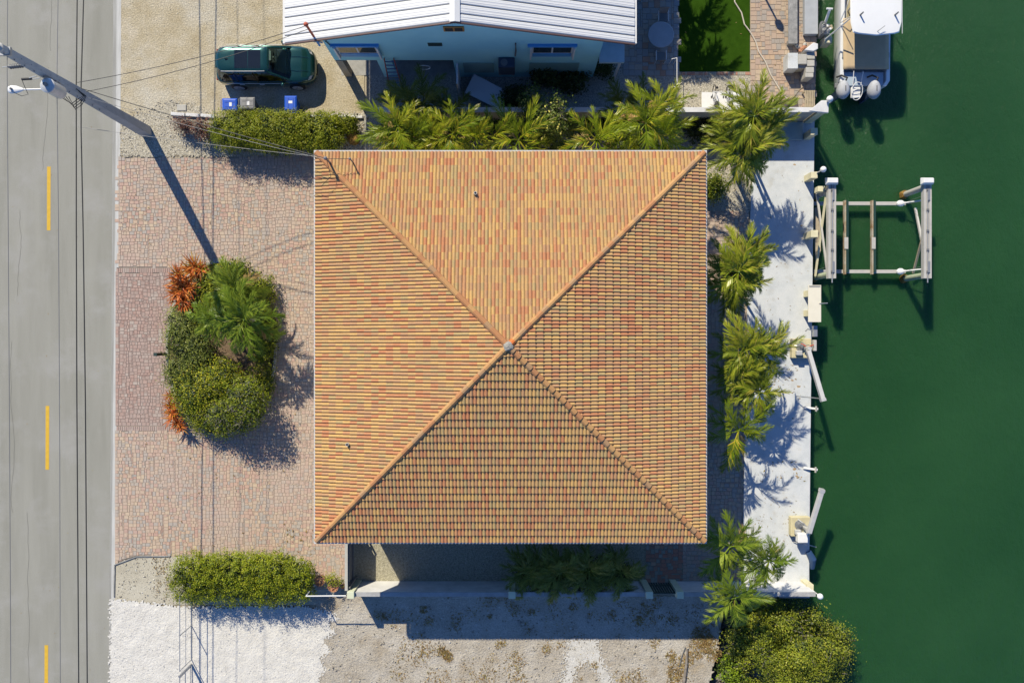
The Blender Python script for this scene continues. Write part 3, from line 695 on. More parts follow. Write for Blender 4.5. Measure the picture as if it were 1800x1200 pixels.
# electric service masts on the roof corner
for (px, py, h, r, nm) in ((581, 287, 0.95, 0.045, 'a'), (621, 286, 0.75, 0.03, 'b')):
    w = on_roof(px, py); q = MB(); q.tube([(w.x, w.y, w.z - .05), (w.x, w.y, w.z + h)], r, 8); s_ = q.build('service_mast', M['grey'], roof)
    q = MB(); q.ball((w.x, w.y, w.z + h), r * 1.9, 8, 5); q.build('weather_head', M['wire'], s_) if False else q.build('weather_head', M['wire'], roof)
    if nm == 'a': MAST = Vector((w.x, w.y, w.z + h))
    else: MAST2 = Vector((w.x, w.y, w.z + h))

# ---------------------------------------------------------------- garden walls, gates, posts
def wall_run(root, x0, x1, y0, y1, z1, mface, mcap, cap=0.05, over=0.02):
    q = MB(); q.bb(x0, x1, y0, y1, -0.02, z1 - cap); q.build('wall', mface, root)
    q = MB(); q.bb(x0 - over, x1 + over, y0 - over, y1 + over, z1 - cap, z1); q.build('cap', mcap, root, bevel=0.008)
def post(root, x, y, w, z, m, name='post'):
    q = MB(); q.bb(x - w / 2, x + w / 2, y - w / 2, y + w / 2, -0.02, z); return q.build(name, m, root, bevel=0.012)
sw = thing('garden_wall', 'long white block wall with grey cap and pale green posts below the tiled house', 'wall', (3.5, -12.4, 0))
wall_run(sw, -7.72, 6.62, -12.50, -12.32, 1.88, M['wall_white'], M['wall_cap'])
wall_run(sw, 8.38, 14.9, -12.50, -12.32, 1.88, M['wall_white'], M['wall_cap'])
for (px, py) in ((616, 1043), (900, 1046), (1142, 1046), (1196, 1047)):
    w = W(px, py, 2.05); post(sw, w.x, -12.40, 0.34, 2.05, M['post_green'])
gt = thing('iron_gate', 'dark slatted gate between two pale posts in the lower wall', 'gate', (7.5, -12.4, 0))
for k in range(11):
    q = MB(); x = 6.86 + k * 0.125; q.bb(x, x + 0.085, -12.42, -12.38, 0.05, 1.75); q.build('slat', M['green_metal'], gt)
for z in (0.3, 1.5):
    q = MB(); q.bb(6.83, 8.17, -12.46, -12.425, z, z + 0.09); q.build('rail', M['green_metal'], gt)
# gate at the left corner of the house: boards running down the photo
wg = thing('board_gate', 'grey board side gate between the driveway pavers and the shaded gravel', 'gate', (-8.15, -11, 0))
yb = -9.0
while yb > -12.25:
    q = MB(); q.bb(-8.18, -8.14, yb - 0.138, yb, 0.06, 1.84); q.build('board', M['wood'] if False else M['bin_grey'], wg); yb -= 0.15
for z in (0.35, 1.45):
    q = MB(); q.bb(-8.13, -8.07, -12.2, -9.0, z, z + 0.09); q.build('rail', M['bin_grey'], wg)
q = MB(); q.bb(-8.21, -8.07, -12.22, -9.0, 1.85, 1.90); q.build('top_rail', M['concrete_lt'], wg)
for y in (-9.05, -12.1):
    q = MB(); q.bb(-8.05, -7.97, y - .04, y + .04, -0.02, 1.8); q.build('post', M['bin_grey'], wg)
r_ = MB(); a = W(538, 1047, 1.95); b = W(608, 1046.5, 1.95); r_.tube([a, b], 0.03, 6)
rl = thing('hand_rail', 'thin white rail running from the bottom hedge to the green corner post', 'rail', (a.x, a.y, 0))
r_.build('rail', M['white'], rl)
q = MB(); q.tube([(a.x, a.y, -.02), a], 0.03, 6); q.build('post', M['white'], rl)

nw = thing('garden_wall', 'white capped wall dividing the tiled house from the blue neighbour', 'wall', (4, 11.37, 0))
wall_run(nw, -6.6, 14.9, 11.27, 11.47, 1.9, M['wall_beige'], M['wall_white'], 0.06)
q = MB(); q.bb(14.98, 15.4, 11.2, 11.62, -0.02, 2.0); q.build('end_post', M['cream'], nw, bevel=.02)
q = MB(); q.prism([(14.5, 11.24), (15.44, 11.14), (15.46, 11.75), (15.1, 11.75)], 2.0, 2.16); q.build('end_cap', M['wall_white'], nw, bevel=.02)
q = MB(); q.tube([(15.5, 11.72, -0.3), (15.5, 11.72, 2.05)], 0.09, 10); q.build('pipe', M['white'], nw)
def lamp_post(px, py, zt, label, cap=True, zl=1.75, group='pale yellow dock lamp posts', off=(0.12, 0.1)):
    w = W(px, py, 0); t = thing('dock_lamp', label, 'lamp post', (w.x, w.y, 0.05), group)
    q = MB(); q.bb(w.x - .16, w.x + .16, w.y - .16, w.y + .16, 0.05, zt); q.build('post', M['cream'], t, bevel=.012)
    if cap:
        lx, ly = w.x + off[0], w.y + off[1]
        q = MB(); q.tube([(lx, ly, zt), (lx, ly, zl)], 0.025, 8); q.build('stem', M['white'], t)
        q = MB(); q.ball((lx, ly, zl + .13), 0.15, 16, 10); q.build('globe', M['globe'], t, smooth=True)
    return t
lamp_post(1418, 315, 1.05, 'pale yellow post with white globe lamp beside the boat lift', zl=1.75)
lamp_post(1412, 1022, 1.0, 'pale yellow post with white globe lamp at the bottom corner of the dock', zl=1.85, off=(0.1, -0.12))
lp = thing('wall_lamp', 'white globe lamp on the canal end of the upper garden wall', 'lamp', (15.42, 11.75, 2.16))
q = MB(); q.lathe((15.42, 11.75, 2.16), [(0.07, 0), (0.07, 0.03), (0.035, 0.06), (0.035, 0.1)], 10); q.build('base', M['white'], lp)
q = MB(); q.ball((15.42, 11.75, 2.36), 0.16, 16, 10); q.build('globe', M['globe'], lp, smooth=True)
def dock_post(px, py, zt, label, w_=0.32):
    w = W(px, py, 0); t = thing('dock_post', label, 'post', (w.x, w.y, 0.05), 'square pale yellow dock posts')
    q = MB(); q.bb(w.x - w_ / 2, w.x + w_ / 2, w.y - w_ / 2, w.y + w_ / 2, 0.05, zt - .05); q.build('shaft', M['cream'], t, bevel=.012)
    q = MB(); q.bb(w.x - w_ / 2 - .015, w.x + w_ / 2 + .015, w.y - w_ / 2 - .015, w.y + w_ / 2 + .015, zt - .05, zt); q.build('cap', M['cream'], t, bevel=.01)
dock_post(1417, 241, 1.1, 'square pale yellow post in shade near the upper garden wall end')
dock_post(1417, 416, 1.15, 'square pale yellow post beside the middle of the boat lift')
slab = MB(); a, b, c, d = W(1361, 216), W(1409, 216), W(1408, 247), W(1350, 247); slab.prism([(d.x, d.y), (c.x, c.y), (b.x, b.y), (a.x, a.y)], 0.05, 0.22)
tag(slab.build('step_slab', plain('green_grey_concrete', (0.36, 0.44, 0.42), 0.8), bevel=.01), 'grey green concrete step against the upper garden wall by the dock', 'step')

# chain-link fence and gate posts, bottom left
cf = thing('pipe_fence', 'thin steel pipe fence crossing the white limestone lot', 'fence', (-16.49, -15, 0))
xf = W(337, 1100).x; y0 = W(337, 1030).y; yg = W(337, 1158).y
for z, r in ((0.06, 0.028), (0.75, 0.014), (1.48, 0.022)):
    q = MB(); q.tube([(xf, y0, z), (xf, (y0 + yg) / 2, z), (xf, yg, z)], r, 6); q.build('rail', M['steel'], cf)
for y in (y0, W(337, 1098).y, yg):
    q = MB(); q.tube([(xf, y, -.02), (xf, y, 1.5)], 0.024, 6); q.build('post', M['steel'], cf)
gf = thing('pipe_gate', 'steel pipe gate hung at the bottom end of the thin fence', 'gate', (xf, yg - .3, 0))
yp = W(337, 1166).y
q = MB(); q.tube([(xf, yp, -.02), (xf, yp, 1.56)], 0.05, 8); q.build('post', M['steel'], gf)
for z in (0.12, 0.8, 1.48):
    q = MB(); q.tube([(xf, yp - .06, z), (xf, yp - 3.4, z)], 0.024, 6); q.build('rail', M['steel'], gf)
for y in (yp - .1, yp - 3.4):
    q = MB(); q.tube([(xf, y, .1), (xf, y, 1.5)], 0.024, 6); q.build('stile', M['steel'], gf)

# ---------------------------------------------------------------- neighbour's blue house
NX0, NX1, NY, NYB, NEZ, NRZ, NRX = -8.58, 4.16, 13.6, 27.0, 5.2, 7.7, -2.40
nh = thing('blue_house', 'pale blue two storey house with a white ribbed metal gable roof', 'house', (NRX, 20, 0))
RX0, RX1, RY = -10.23, 5.52, 13.40
def rz(x): return NEZ + (NRZ - NEZ) * (1 - abs(x - NRX) / (NRX - RX0 if x < NRX else RX1 - NRX))
q = MB(); t_ = 0.2                                                    # gable wall (upper storey)
pts = [(NX0, 2.45), (NX1, 2.45), (NX1, rz(NX1) - .1), (NRX, NRZ - .1), (NX0, rz(NX0) - .1)]
n = len(pts); q.add([(x, NY, z) for x, z in pts] + [(x, NY + t_, z) for x, z in pts], [tuple(range(n)), tuple(range(2 * n - 1, n - 1, -1))] + [(i, i + n, (i + 1) % n + n, (i + 1) % n) for i in range(n)])
q.build('gable_wall', M['blue_wall'], nh)
for (x0, x1) in ((-6.55, -5.85), (-2.85, NX1)):
    q = MB(); q.bb(x0, x1, NY + .002, NY + t_, -.02, 2.45); q.build('lower_wall', M['blue_wall'], nh)
q = MB(); q.bb(NX1 - t_, NX1 - .002, NY + t_, NYB, -.02, 5.3); q.build('side_wall', M['blue_wall'], nh)
q = MB(); q.bb(NX0 + .002, NX0 + t_, NY + t_, NYB, 2.45, 5.3); q.build('side_wall', M['blue_wall'], nh)
q = MB(); q.bb(NX0, NX1, NY + 5, NY + 5.2, -.02, 2.4); q.build('inner_wall', M['concrete'], nh)
q = MB(); q.bb(NX0 + .01, NX1 - t_ - .01, NY + t_ + .002, NYB, 2.32, 2.44); q.build('floor_slab', M['concrete'], nh)
for x in (-8.45, ):
    for y in (NY + .13, NY + 4.5):
        q = MB(); q.bb(x - .13, x + .22, y - .12, y + .25, -.02, 2.32); q.build('column', M['wall_beige'], nh)
# roof: every metal panel its own part
nroof = None
q = MB(); q.add([(RX0, RY, NEZ - .066), (NRX, RY, NRZ - .06), (RX1, RY, NEZ - .06), (RX0, NYB, NEZ - .06), (NRX, NYB, NRZ - .06), (RX1, NYB, NEZ - .06)], [(0, 1, 4, 3), (1, 2, 5, 4)])
nroof = q.build('roof', M['seam'], nh)
pw = 0.405
for side in (-1, 1):
    xe = RX0 if side < 0 else RX1
    xr = NRX + side * 0.14
    y = RY + 0.03; k = 0
    while y < 26.9:
        w = pw if k else 0.33
        y1 = y + w - 0.045
        prof = [(y, 0.0), (y + .03, .02)]
        for f in (0.33, 0.66):
            c = y + (y1 - y) * f; prof += [(c - .03, .02), (c - .012, .027), (c + .012, .027), (c + .03, .02)]
        prof += [(y1 - .03, .02), (y1, 0.0)]
        P0 = [(xe, a, NEZ - .055 + h) for a, h in prof]; P1 = [(xr, a, rz(xr) - .055 + h) for a, h in prof]
        nn = len(prof); q = MB(); q.add(P0 + P1, [(i, i + 1, nn + i + 1, nn + i) for i in range(nn - 1)]); q.build('roof_panel', M['metal_white'], nroof)
        y += w; k += 1
q = MB(); q.add([(NRX - .22, RY - .02, NRZ - .06), (NRX, RY - .02, NRZ + .015), (NRX + .22, RY - .02, NRZ - .06), (NRX - .22, 27, NRZ - .06), (NRX, 27, NRZ + .015), (NRX + .22, 27, NRZ - .06)], [(0, 1, 4, 3), (1, 2, 5, 4), (0, 2, 1)])
q.build('ridge_cap', M['metal_white'], nroof)
for side, xe in ((-1, RX0), (1, RX1)):                               # gable trim boards and eave gutters
    q = MB(); a = Vector((xe, RY - .03, NEZ - .10)); b = Vector((NRX, RY - .03, NRZ - .10)); q.bar(a, b, .05, .10); q.build('gable_trim', M['brown_trim'], nroof)
    q = MB(); q.bb(xe - .10 if side < 0 else xe, xe if side < 0 else xe + .10, RY + .02, 27, NEZ - .22, NEZ - .09); q.build('gutter', M['metal_white'], nroof)
q = MB(); q.tube([(RX0 + .03, RY + .1, NEZ - .15), (RX0 + .7, RY + .35, NEZ - .5), (NX0 - .1, NY + .1, NEZ - .75)], .045, 8); q.build('downpipe', M['metal_white'], nroof)
def south_window(x0, x1, z0, z1):
    q = MB(); q.bb(x0, x1, NY - .05, NY - .002, z0, z1); f = q.build('window', M['white'], nh)
    n = 2; w = (x1 - x0 - .12) / n
    for k in range(n):
        q = MB(); q.bb(x0 + .10 + w * k, x0 + .02 + w * (k + 1), NY - .06, NY - .052, z0 + .55, z1 - .1); q.build('pane', M['glass'], f)
    q = MB(); q.bb(x0 + .06, x1 - .06, NY - .075, NY - .052, z0 + .08, z0 + .48); q.build('lower_shutter', M['blue_trim'], f)
    q = MB(); q.bb(x0 - .18, x1 + .14, NY - .13, NY - .002, z1, z1 + .12); q.build('awning_board', M['blue_trim'], f)
    for xx in (x0 - .06, x1):
        q = MB(); q.bb(xx, xx + .07, NY - .2, NY - .052, z0, z1); q.build('jamb', M['white'], f)
south_window(-8.15, -6.25, 3.05, 4.45); south_window(0.9, 2.85, 3.05, 4.45)
q = MB(); q.bb(-2.98, -2.08, NY - .06, NY - .002, 6.15, 6.62); v = q.build('gable_vent', plain('orange_frame', (0.42, 0.21, 0.06), 0.7), nh)
for k in range(2):
    q = MB(); q.bb(-2.91 + k * .42, -2.57 + k * .42, NY - .075, NY - .062, 6.22, 6.55); q.build('vent_screen', M['dark'], v)
q = MB(); q.bb(-3.85, -3.2, NY - .03, NY - .002, 4.35, 4.7); q.build('wall_vent', M['green_metal'], nh)
for (x0, x1) in ((-2.4, -.9), (.85, 3.3)):
    q = MB(); q.bb(x0, x1, NY - .03, NY - .002, .75, 2.1); q.build('lower_window', plain('teal_glass', (0.20, 0.38, 0.40), 0.4), nh)
q = MB(); q.bb(-2.72, -2.64, 12.55, 13.55, .05, 2.15); q.build('open_door', M['white'], nh)
q = MB(); q.bb(NX1, 5.35, 13.26, 19, 2.95, 3.12); q.build('porch_roof', plain('pale_blue_slab', (0.42, 0.56, 0.62), .6), nh, bevel=.01)
q = MB(); q.bb(5.15, 5.27, 13.4, 13.52, -.02, 2.95); q.build('porch_post', M['white'], nh)
q = MB(); q.tube([(0.15, NY - .06, 3.2), (0.18, NY - .06, 3.9), (.16, NY - .06, 4.75)], .045, 6); q.build('wall_pipe', M['grey'], nh)
q = MB(); q.tube([(NX0 + .15, NY - .04, 5.0), (NX0 + .3, NY - .04, 4.2), (NX0 + .45, NY - .04, 3.7)], .025, 6); q.build('conduit', M['cable'], nh)
ms = W(538, 38, 7.0)
q = MB(); q.tube([(ms.x, NY - .09, 4.6), (ms.x, NY - .09, 5.7)], .05, 8); mm = q.build('mast', M['blue_trim'], nh)
q = MB(); q.tube([(ms.x, NY - .09, 5.7), (ms.x, NY - .09, 6.95)], .055, 8); q.build('mast_top', M['red_metal'], mm)
q = MB(); q.ball((ms.x, NY - .09, 7.02), .11, 8, 6); q.build('weather_head', M['red_metal'], mm)
NMAST = Vector((ms.x, NY - .09, 6.9))
ac = thing('wall_unit', 'dark blue covered air conditioner mounted low on the blue wall', 'air conditioner', (-.25, 13.3, 1.8))
q = MB(); q.bb(-.66, .14, 13.1, 13.58, 1.8, 2.9); q.build('case', plain('navy_case', (0.03, 0.05, 0.09), .5), ac, bevel=.04)
q = MB(); q.lathe((-.38, 13.34, 2.9), [(.17, 0), (.17, .02), (.05, .03)], 14); q.build('fan_grille', M['grey'], ac)
for x in (-.6, .06):
    q = MB(); q.bar((x, 13.12, 1.75), (x, 13.58, 1.4), .05); q.build('bracket', M['steel'], ac)
hr = thing('hose_ring', 'thin pale coil hanging in the dark carport opening', 'hose', (-4.3, 13.45, 1.6))
q = MB(); q.tube([(-4.3 + .29 * math.cos(a), 13.42 , 1.95 + .29 * math.sin(a)) for a in np.linspace(0, 6.28, 20)], .02, 6); q.build('coil', M['white'], hr)
ld = thing('ladder', 'red step ladder leaning on the blue wall', 'ladder', (-5.9, 12.8, 0))
for x in (-6.12, -5.66):
    q = MB(); q.bar((x - (.1 if x < -6 else -.1), 12.72, 0.01), (x, 13.52, 2.9), .04, .08); q.build('rail', M['ladder'], ld)
for k in range(10):
    t = (k + .6) / 10.5; q = MB(); e = .1 * (1 - t); q.bar((-6.12 - e, 12.72 + .8 * t, 2.9 * t), (-5.66 + e, 12.72 + .8 * t, 2.9 * t), .06, .03); q.build('rung', plain('rung_blue', (.16, .24, .36), .5) if k == 0 else bpy.data.materials['rung_blue'], ld)
bt = thing('perforated_table', 'slanted grey perforated board table standing in the shaded yard', 'table', (-1.3, 12.9, 0))
ca = [W(833, 130, .6), W(900, 165, .6), W(874, 191, .6), W(817, 163, .6)]
q = MB(); q.prism([(p.x, p.y) for p in ca][::-1], .57, .61); q.build('top', M['board'], bt)
for p in ca:
    c = sum(ca, Vector()) / 4; l = p.lerp(c, .1); q = MB(); q.tube([(l.x, l.y, 0), (l.x, l.y, .57)], .02, 6); q.build('leg', M['steel'], bt)
def round_table(px, py, r):
    w = W(px, py, .74); t = thing('patio_table', 'round grey patio table on the shaded terrace', 'table', (w.x, w.y, 0))
    q = MB(); q.lathe((w.x, w.y, .70), [(r - .02, 0), (r, .015), (r, .035), (r - .03, .045)], 32); q.build('top', plain('table_top', (.40, .42, .44), .4), t)
    q = MB(); q.lathe((w.x, w.y, .01), [(.3, 0), (.3, .03), (.04, .06), (.04, .69)], 14); q.build('pedestal', M['steel'], t)
round_table(1162, 61, .66)
def patio_chair(px, py, rot, label):
    w = W(px, py, .4); t = thing('patio_chair', label, 'chair', (w.x, w.y, 0), 'chairs at the round patio table')
    ca, sa = math.cos(rot), math.sin(rot); P = lambda x, y, z: (w.x + x * ca - y * sa, w.y + x * sa + y * ca, z)
    sm = plain('chair_mesh', (.22, .22, .22), .7) if 'chair_mesh' not in bpy.data.materials else bpy.data.materials['chair_mesh']
    q = MB(); q.box(P(0, 0, .43), (.46, .46, .03), rot); q.build('seat', sm, t)
    q = MB(); q.add([P(-.22, -.23, .45), P(.22, -.23, .45), P(.22, -.34, .92), P(-.22, -.34, .92), P(-.22, -.25, .45), P(.22, -.25, .45), P(.22, -.36, .92), P(-.22, -.36, .92)], [(0, 1, 2, 3), (7, 6, 5, 4), (3, 2, 6, 7), (0, 3, 7, 4), (1, 5, 6, 2)]); q.build('backrest', sm, t)
    for sx in (-1, 1):
        for sy in (-.25, .22):
            q = MB(); q.tube([P(sx * .24, sy, 0.01), P(sx * .24, sy, .43)], .016, 6); q.build('leg', M['white'], t)
        q = MB(); q.tube([P(sx * .25, .24, .62), P(sx * .25, -.28, .64)], .02, 6); q.build('armrest', M['white'], t)
patio_chair(1165, 32, math.pi, 'patio chair above the round table, nearest the house ridge side')
patio_chair(1161, 100, 0, 'patio chair below the round table, towards the garden wall')
rk = thing('towel_rack', 'white metal tube frame standing on the edge of the terrace', 'rack', W(1185, 128, 0))
a, b = W(1190, 102, .95), W(1190, 152, .95); c, d = W(1181, 104, .95), W(1179, 154, .95)
for p in (a, b, c, d):
    q = MB(); q.tube([(p.x, p.y, .01), p], .018, 6); q.build('leg', M['white'], rk)
for p_, q_ in ((a, b), (a, c), (b, d)):
    q = MB(); q.tube([p_, q_], .018, 6); q.build('bar', M['white'], rk)

# ---------------------------------------------------------------- utility pole and wires
pb = W(258, 232, 0); PX, PY = pb.x, pb.y; PH = 11.75
up = thing('utility_pole', 'tall square concrete utility pole with transformer and street lamp arm', 'utility pole', (PX, PY, 0))
def sq(z, w, rot=R(10)): return [(PX + w / 2 * 1.414 * math.cos(rot + R(45) + k * R(90)), PY + w / 2 * 1.414 * math.sin(rot + R(45) + k * R(90)), z) for k in range(4)]
q = MB(); q.loft([sq(-.3, .50), sq(PH, .24)]); q.build('shaft', M['pole'], up, bevel=.02)
for z in np.arange(4.5, 11.5, .62):
    w = .5 - .26 * z / PH
    q = MB(); q.ball((PX + w / 2 * .98 + .0, PY - .04, z), .03, 6, 4); q.build('bolt', M['grey'], up)
    q = MB(); q.ball((PX + .06, PY - w / 2 - .04, z + .3), .03, 6, 4); q.build('bolt', M['grey'], up)
# transformer can
tz = 8.15; tx, ty = PX + .18, PY - .52
q = MB(); q.lathe((tx, ty, tz), [(.26, 0), (.28, .04), (.28, .86), (.30, .88), (.30, .94), (.22, 1.0)], 20); tr = q.build('transformer', M['alu'], up, smooth=True)
q = MB(); q.lathe((tx, ty, tz + 1.0), [(.07, 0), (.09, .05), (.05, .09), (.08, .13), (.04, .2)], 10); q.build('bushing', M['grey'], tr)
q = MB(); q.bb(PX - .06, tx, ty + .2, PY - .1, tz + .2, tz + .3); q.build('bracket', M['steel'], tr)
# insulators, cut-out, top cap
q = MB(); zi = 10.05; q.tube([(PX - .15, PY - .05, zi), (PX - .75, PY - .12, zi + .04)], .06, 8); i1 = q.build('insulator', M['grey'], up)
for k in range(6):
    q = MB(); x = PX - .22 - k * .09; q.tube([(x, PY - .06 - k * .01, zi), (x - .03, PY - .063 - k * .01, zi)], .095, 10); q.build('shed', M['grey'], i1)
q = MB(); q.tube([(PX - .75, PY - .12, zi + .04), (PX - .98, PY - .14, zi + .04)], .02, 6); q.build('rod', M['steel'], up)
q = MB(); q.lathe((PX, PY, PH), [(.16, 0), (.17, .1), (.08, .16), (.12, .24), (.09, .36), (.12, .40), (.05, .5)], 12); q.build('top_insulator', M['alu_white'], up)
q = MB(); q.bb(PX - .28, PX + .16, PY - .16, PY + .16, PH - .45, PH - .33); q.build('clamp', M['steel'], up)
zc = 9.15; co = MB(); co.tube([(PX - .15, PY - .2, zc + .1), (PX - .45, PY - .28, zc + .1)], .02, 6); co.tube([(PX - .1, PY - .22, zc - .05), (PX - .5, PY - .3, zc - .05)], .02, 6)
co.build('cutout_arm', M['steel'], up)
q = MB(); q.tube([(PX - .42, PY - .28, zc), (PX - .80, PY - .30, zc)], .055, 8); q.build('fuse_cutout', M['cable'], up)
q = MB(); q.tube([(PX - .80, PY - .30, zc), (PX - .86, PY - .42, zc - .2), (PX - .85, PY - .75, zc - .5), (PX - 1.05, PY - .85, zc - .4), (PX - 1.3, PY - .75, zc - .1)], .012, 5); q.build('lead', M['cable'], up)
for k in range(4):
    zz = 7.9 - k * .12; pts = [(tx - .05 + .12 * k, ty - .15, 8.1), (tx + .15, ty - .3 - .05 * k, 7.6 - .1 * k), (PX + .35, PY - .45 - .05 * k, 7.1 - .1 * k), (PX + .45 + .04 * k, PY - .28, 6.9), (PX + .3, PY - .05, 7.2)]
    q = MB(); q.tube(pts, .016, 5); q.build('lead', M['cable'], up)
# street lamp arm
za = 7.85; h0 = W(22, 157, za + .25)
q = MB(); q.tube([(PX - .1, PY - .22, za), (PX - .5, PY - .3, za + .05), (h0.x + .35, h0.y, za + .2)], .035, 8); q.build('lamp_arm', M['white'], up)
q = MB(); rings = []
for t, wd, hh in ((0, .05, .04), (.12, .10, .07), (.3, .16, .09), (.52, .17, .09), (.62, .12, .06), (.66, .04, .03)):
    x = h0.x + .42 - t; rings.append([(x, h0.y + wd * math.cos(a), za + .2 + hh * math.sin(a)) for a in np.linspace(0, 2 * math.pi, 12, endpoint=False)])
q.loft(rings); lh = q.build('lamp_head', M['white'], up, smooth=True)
q = MB(); q.lathe((h0.x - .02, h0.y, za + .28), [(.05, 0), (.05, .08), (.02, .1)], 10); q.build('photocell', M['grey'], lh)
q = MB(); q.bb(h0.x - .2, h0.x + .1, h0.y - .12, h0.y + .12, za + .09, za + .115); q.build('lens', M['lamp_clear'], lh)

def wire(name, label, pts, r, m, group=None, cat='cable', sag=None):
    """a cable through survey points; with sag between two ends"""
    pts = [Vector(p) for p in pts]
    if sag:
        a, b = pts; pts = [a.lerp(b, t) - Vector((0, 0, sag * 4 * t * (1 - t))) for t in np.linspace(0, 1, 18)]
    q = MB(); q.tube(pts, r, 5); o = q.build(name, m, None, loc=tuple(pts[0])); return tag(o, label, cat, group)
def line(x0, z0, xz, r, m, name, label):
    """cable along the road: (py, px, z) samples"""
    pts = []
    for (py, px, z) in xz:
        w = W(px, py, z); pts.append(w)
    a = pts[0] + (pts[0] - pts[1]) * 6; b = pts[-1] + (pts[-1] - pts[-2]) * 4; a.z = pts[0].z - .1; b.z = pts[-1].z
    wire(name, label, [a] + pts + [b], r, m, 'overhead lines along the road')
line(0, 0, [(-40, 136, 5.75), (152, 134, 5.95), (230, 134, 5.95), (400, 134, 5.9), (700, 135, 5.8), (1000, 137, 5.7), (1230, 138.5, 5.65)], .026, M['cable'], 'phone_cable', 'thick black overhead cable, the left one of the close pair')
line(0, 0, [(-40, 148, 6.05), (150, 142.5, 6.15), (230, 142.5, 6.15), (400, 146, 6.1), (700, 150, 6.0), (1000, 152, 5.95), (1230, 153.5, 5.9)], .026, M['cable'], 'phone_cable', 'thick black overhead cable, the right one of the close pair')
line(0, 0, [(-40, 102.5, 8.2), (145, 100, 8.35), (420, 103, 8.3), (800, 105, 8.1), (1230, 106, 7.95)], .013, M['wire'], 'power_line', 'thin grey wire over the road beside the yellow dashes')
line(0, 0, [(-40, 13.5, 11.2), (120, 12.5, 11.3), (420, 14.5, 11.15), (800, 17, 11.0), (1230, 19, 10.85)], .012, M['wire'], 'power_line', 'thin grey wire nearest the left edge of the picture')
A1 = Vector((PX + .35, PY + .1, 7.2))
wire('service_wire', 'upper thin wire from the pole over the car to the red mast', [A1 + Vector((0, .1, 0)), NMAST], .014, M['cable'], 'service drops', sag=.45)
wire('service_wire', 'lower thin wire from the pole over the car to the red mast', [A1 + Vector((.05, -.1, -.6)), NMAST - Vector((0, 0, .35))], .014, M['cable'], 'service drops', sag=.5)
wire('service_wire', 'black service wire from the pole over the hedge to the tiled roof corner', [A1 + Vector((.0, -.05, -.3)), MAST], .018, M['cable'], 'service drops', sag=.35)
wire('service_wire', 'faint grey wire from the pole over the gravel to the tiled roof corner', [A1 + Vector((.05, -.3, -.8)), MAST - Vector((0, 0, .25))], .009, M['wire'], 'service drops', sag=.55)
c0 = W(136, 223, 5.95)
wire('service_wire', 'thin wire branching from the road cables to the tiled roof eave', [c0, Vector((HX - HW, HY + HW - .2, 6.15))], .010, M['wire'], 'service drops', sag=.25)
wire('roof_wire', 'short wire between the two small masts on the tiled roof', [MAST - Vector((0, 0, .1)), MAST2], .012, M['cable'])
for k, pts in enumerate(([(MAST.x, MAST.y, MAST.z - .2), (MAST.x + .15, MAST.y - .7, 6.75), (MAST.x - .3, MAST.y - 1.1, 6.62), (MAST.x - 1.0, MAST.y - 1.05, 6.3)],)):
    wire('roof_wire', 'loose black wire curling on the tiled roof corner', pts, .012, M['cable'])

# ---------------------------------------------------------------- car
CX, CY = -12.43, 13.92
car = thing('parked_car', 'dark green sport utility car parked on the tan sand lot', 'car', (CX, CY, 0))
def cm(x, y, z): return (CX + x, CY + y, z)
ST = [(-2.50, .42, .66, .74), (-2.47, .62, .80, .90), (-2.40, .78, .94, 1.02), (-2.24, .885, 1.0, 1.08), (-1.9, .955, 1.02, 1.10), (-1.2, .985, 1.01, 1.08), (0, .985, 1.0, 1.06), (.9, .98, .99, 1.07),
      (1.35, .972, .98, 1.065), (1.8, .94, .95, 1.03), (2.05, .895, .90, .985), (2.25, .82, .84, .92), (2.38, .71, .75, .84), (2.46, .56, .66, .74), (2.50, .38, .58, .64)]
rings = []
for (x, w, zs, zt) in ST:
    half = [(w * .84, .24), (w * .96, .34), (w, .55), (w * .995, zs - .22), (w * .985, zs - .08), (w * .94, zs), (w * .82, zt - .035), (w * .66, zt - .012), (w * .45, zt - .018), (w * .2, zt)]
    ring = [cm(x, y, z) for y, z in half] + [cm(x, 0, zt + .006)] + [cm(x, -y, z) for y, z in half[::-1]]
    rings.append(ring)
q = MB(); q.loft(rings); body = q.build('body', M['car_paint'], car, smooth=True)
def rrect(x0, x1, hw, z, rc_f, rc_r, n=6, bow=0.06):
    pts = []
    for (cx, cy, a0, rc) in ((x1 - rc_f, hw - rc_f, 0, rc_f), (x0 + rc_r, hw - rc_r, 90, rc_r), (x0 + rc_r, -hw + rc_r, 180, rc_r), (x1 - rc_f, -hw + rc_f, 270, rc_f)):
        for k in range(n):
            a = R(a0 + 90 * k / (n - 1)); x = cx + rc * math.cos(a); y = cy + rc * math.sin(a)
            x += (bow * (1 - (y / hw) ** 2) if x > (x0 + x1) / 2 else -bow * .6 * (1 - (y / hw) ** 2)) * min(1, abs(x - (x0 + x1) / 2) * 2)
            pts.append(cm(x, y, z))
    return pts
q = MB(); q.loft([rrect(-2.32, 1.36, .89, 1.0, .30, .42, bow=.12), rrect(-2.22, 1.0, .80, 1.25, .28, .40, bow=.11), rrect(-2.08, .62, .70, 1.5, .26, .36, bow=.10), rrect(-1.98, .33, .605, 1.655, .22, .32, bow=.09), rrect(-1.85, .18, .50, 1.69, .18, .28, bow=.08)])
q.build('greenhouse', M['tinted'], car, smooth=True)
q = MB(); q.loft([rrect(-2.14, .36, .64, 1.635, .20, .42, bow=.10), rrect(-2.11, .32, .615, 1.668, .19, .40, bow=.10), rrect(-1.98, .22, .555, 1.704, .17, .34, bow=.09), rrect(-1.5, .05, .38, 1.722, .14, .2)]); rf = q.build('roof_panel', M['car_paint'], car, smooth=True)
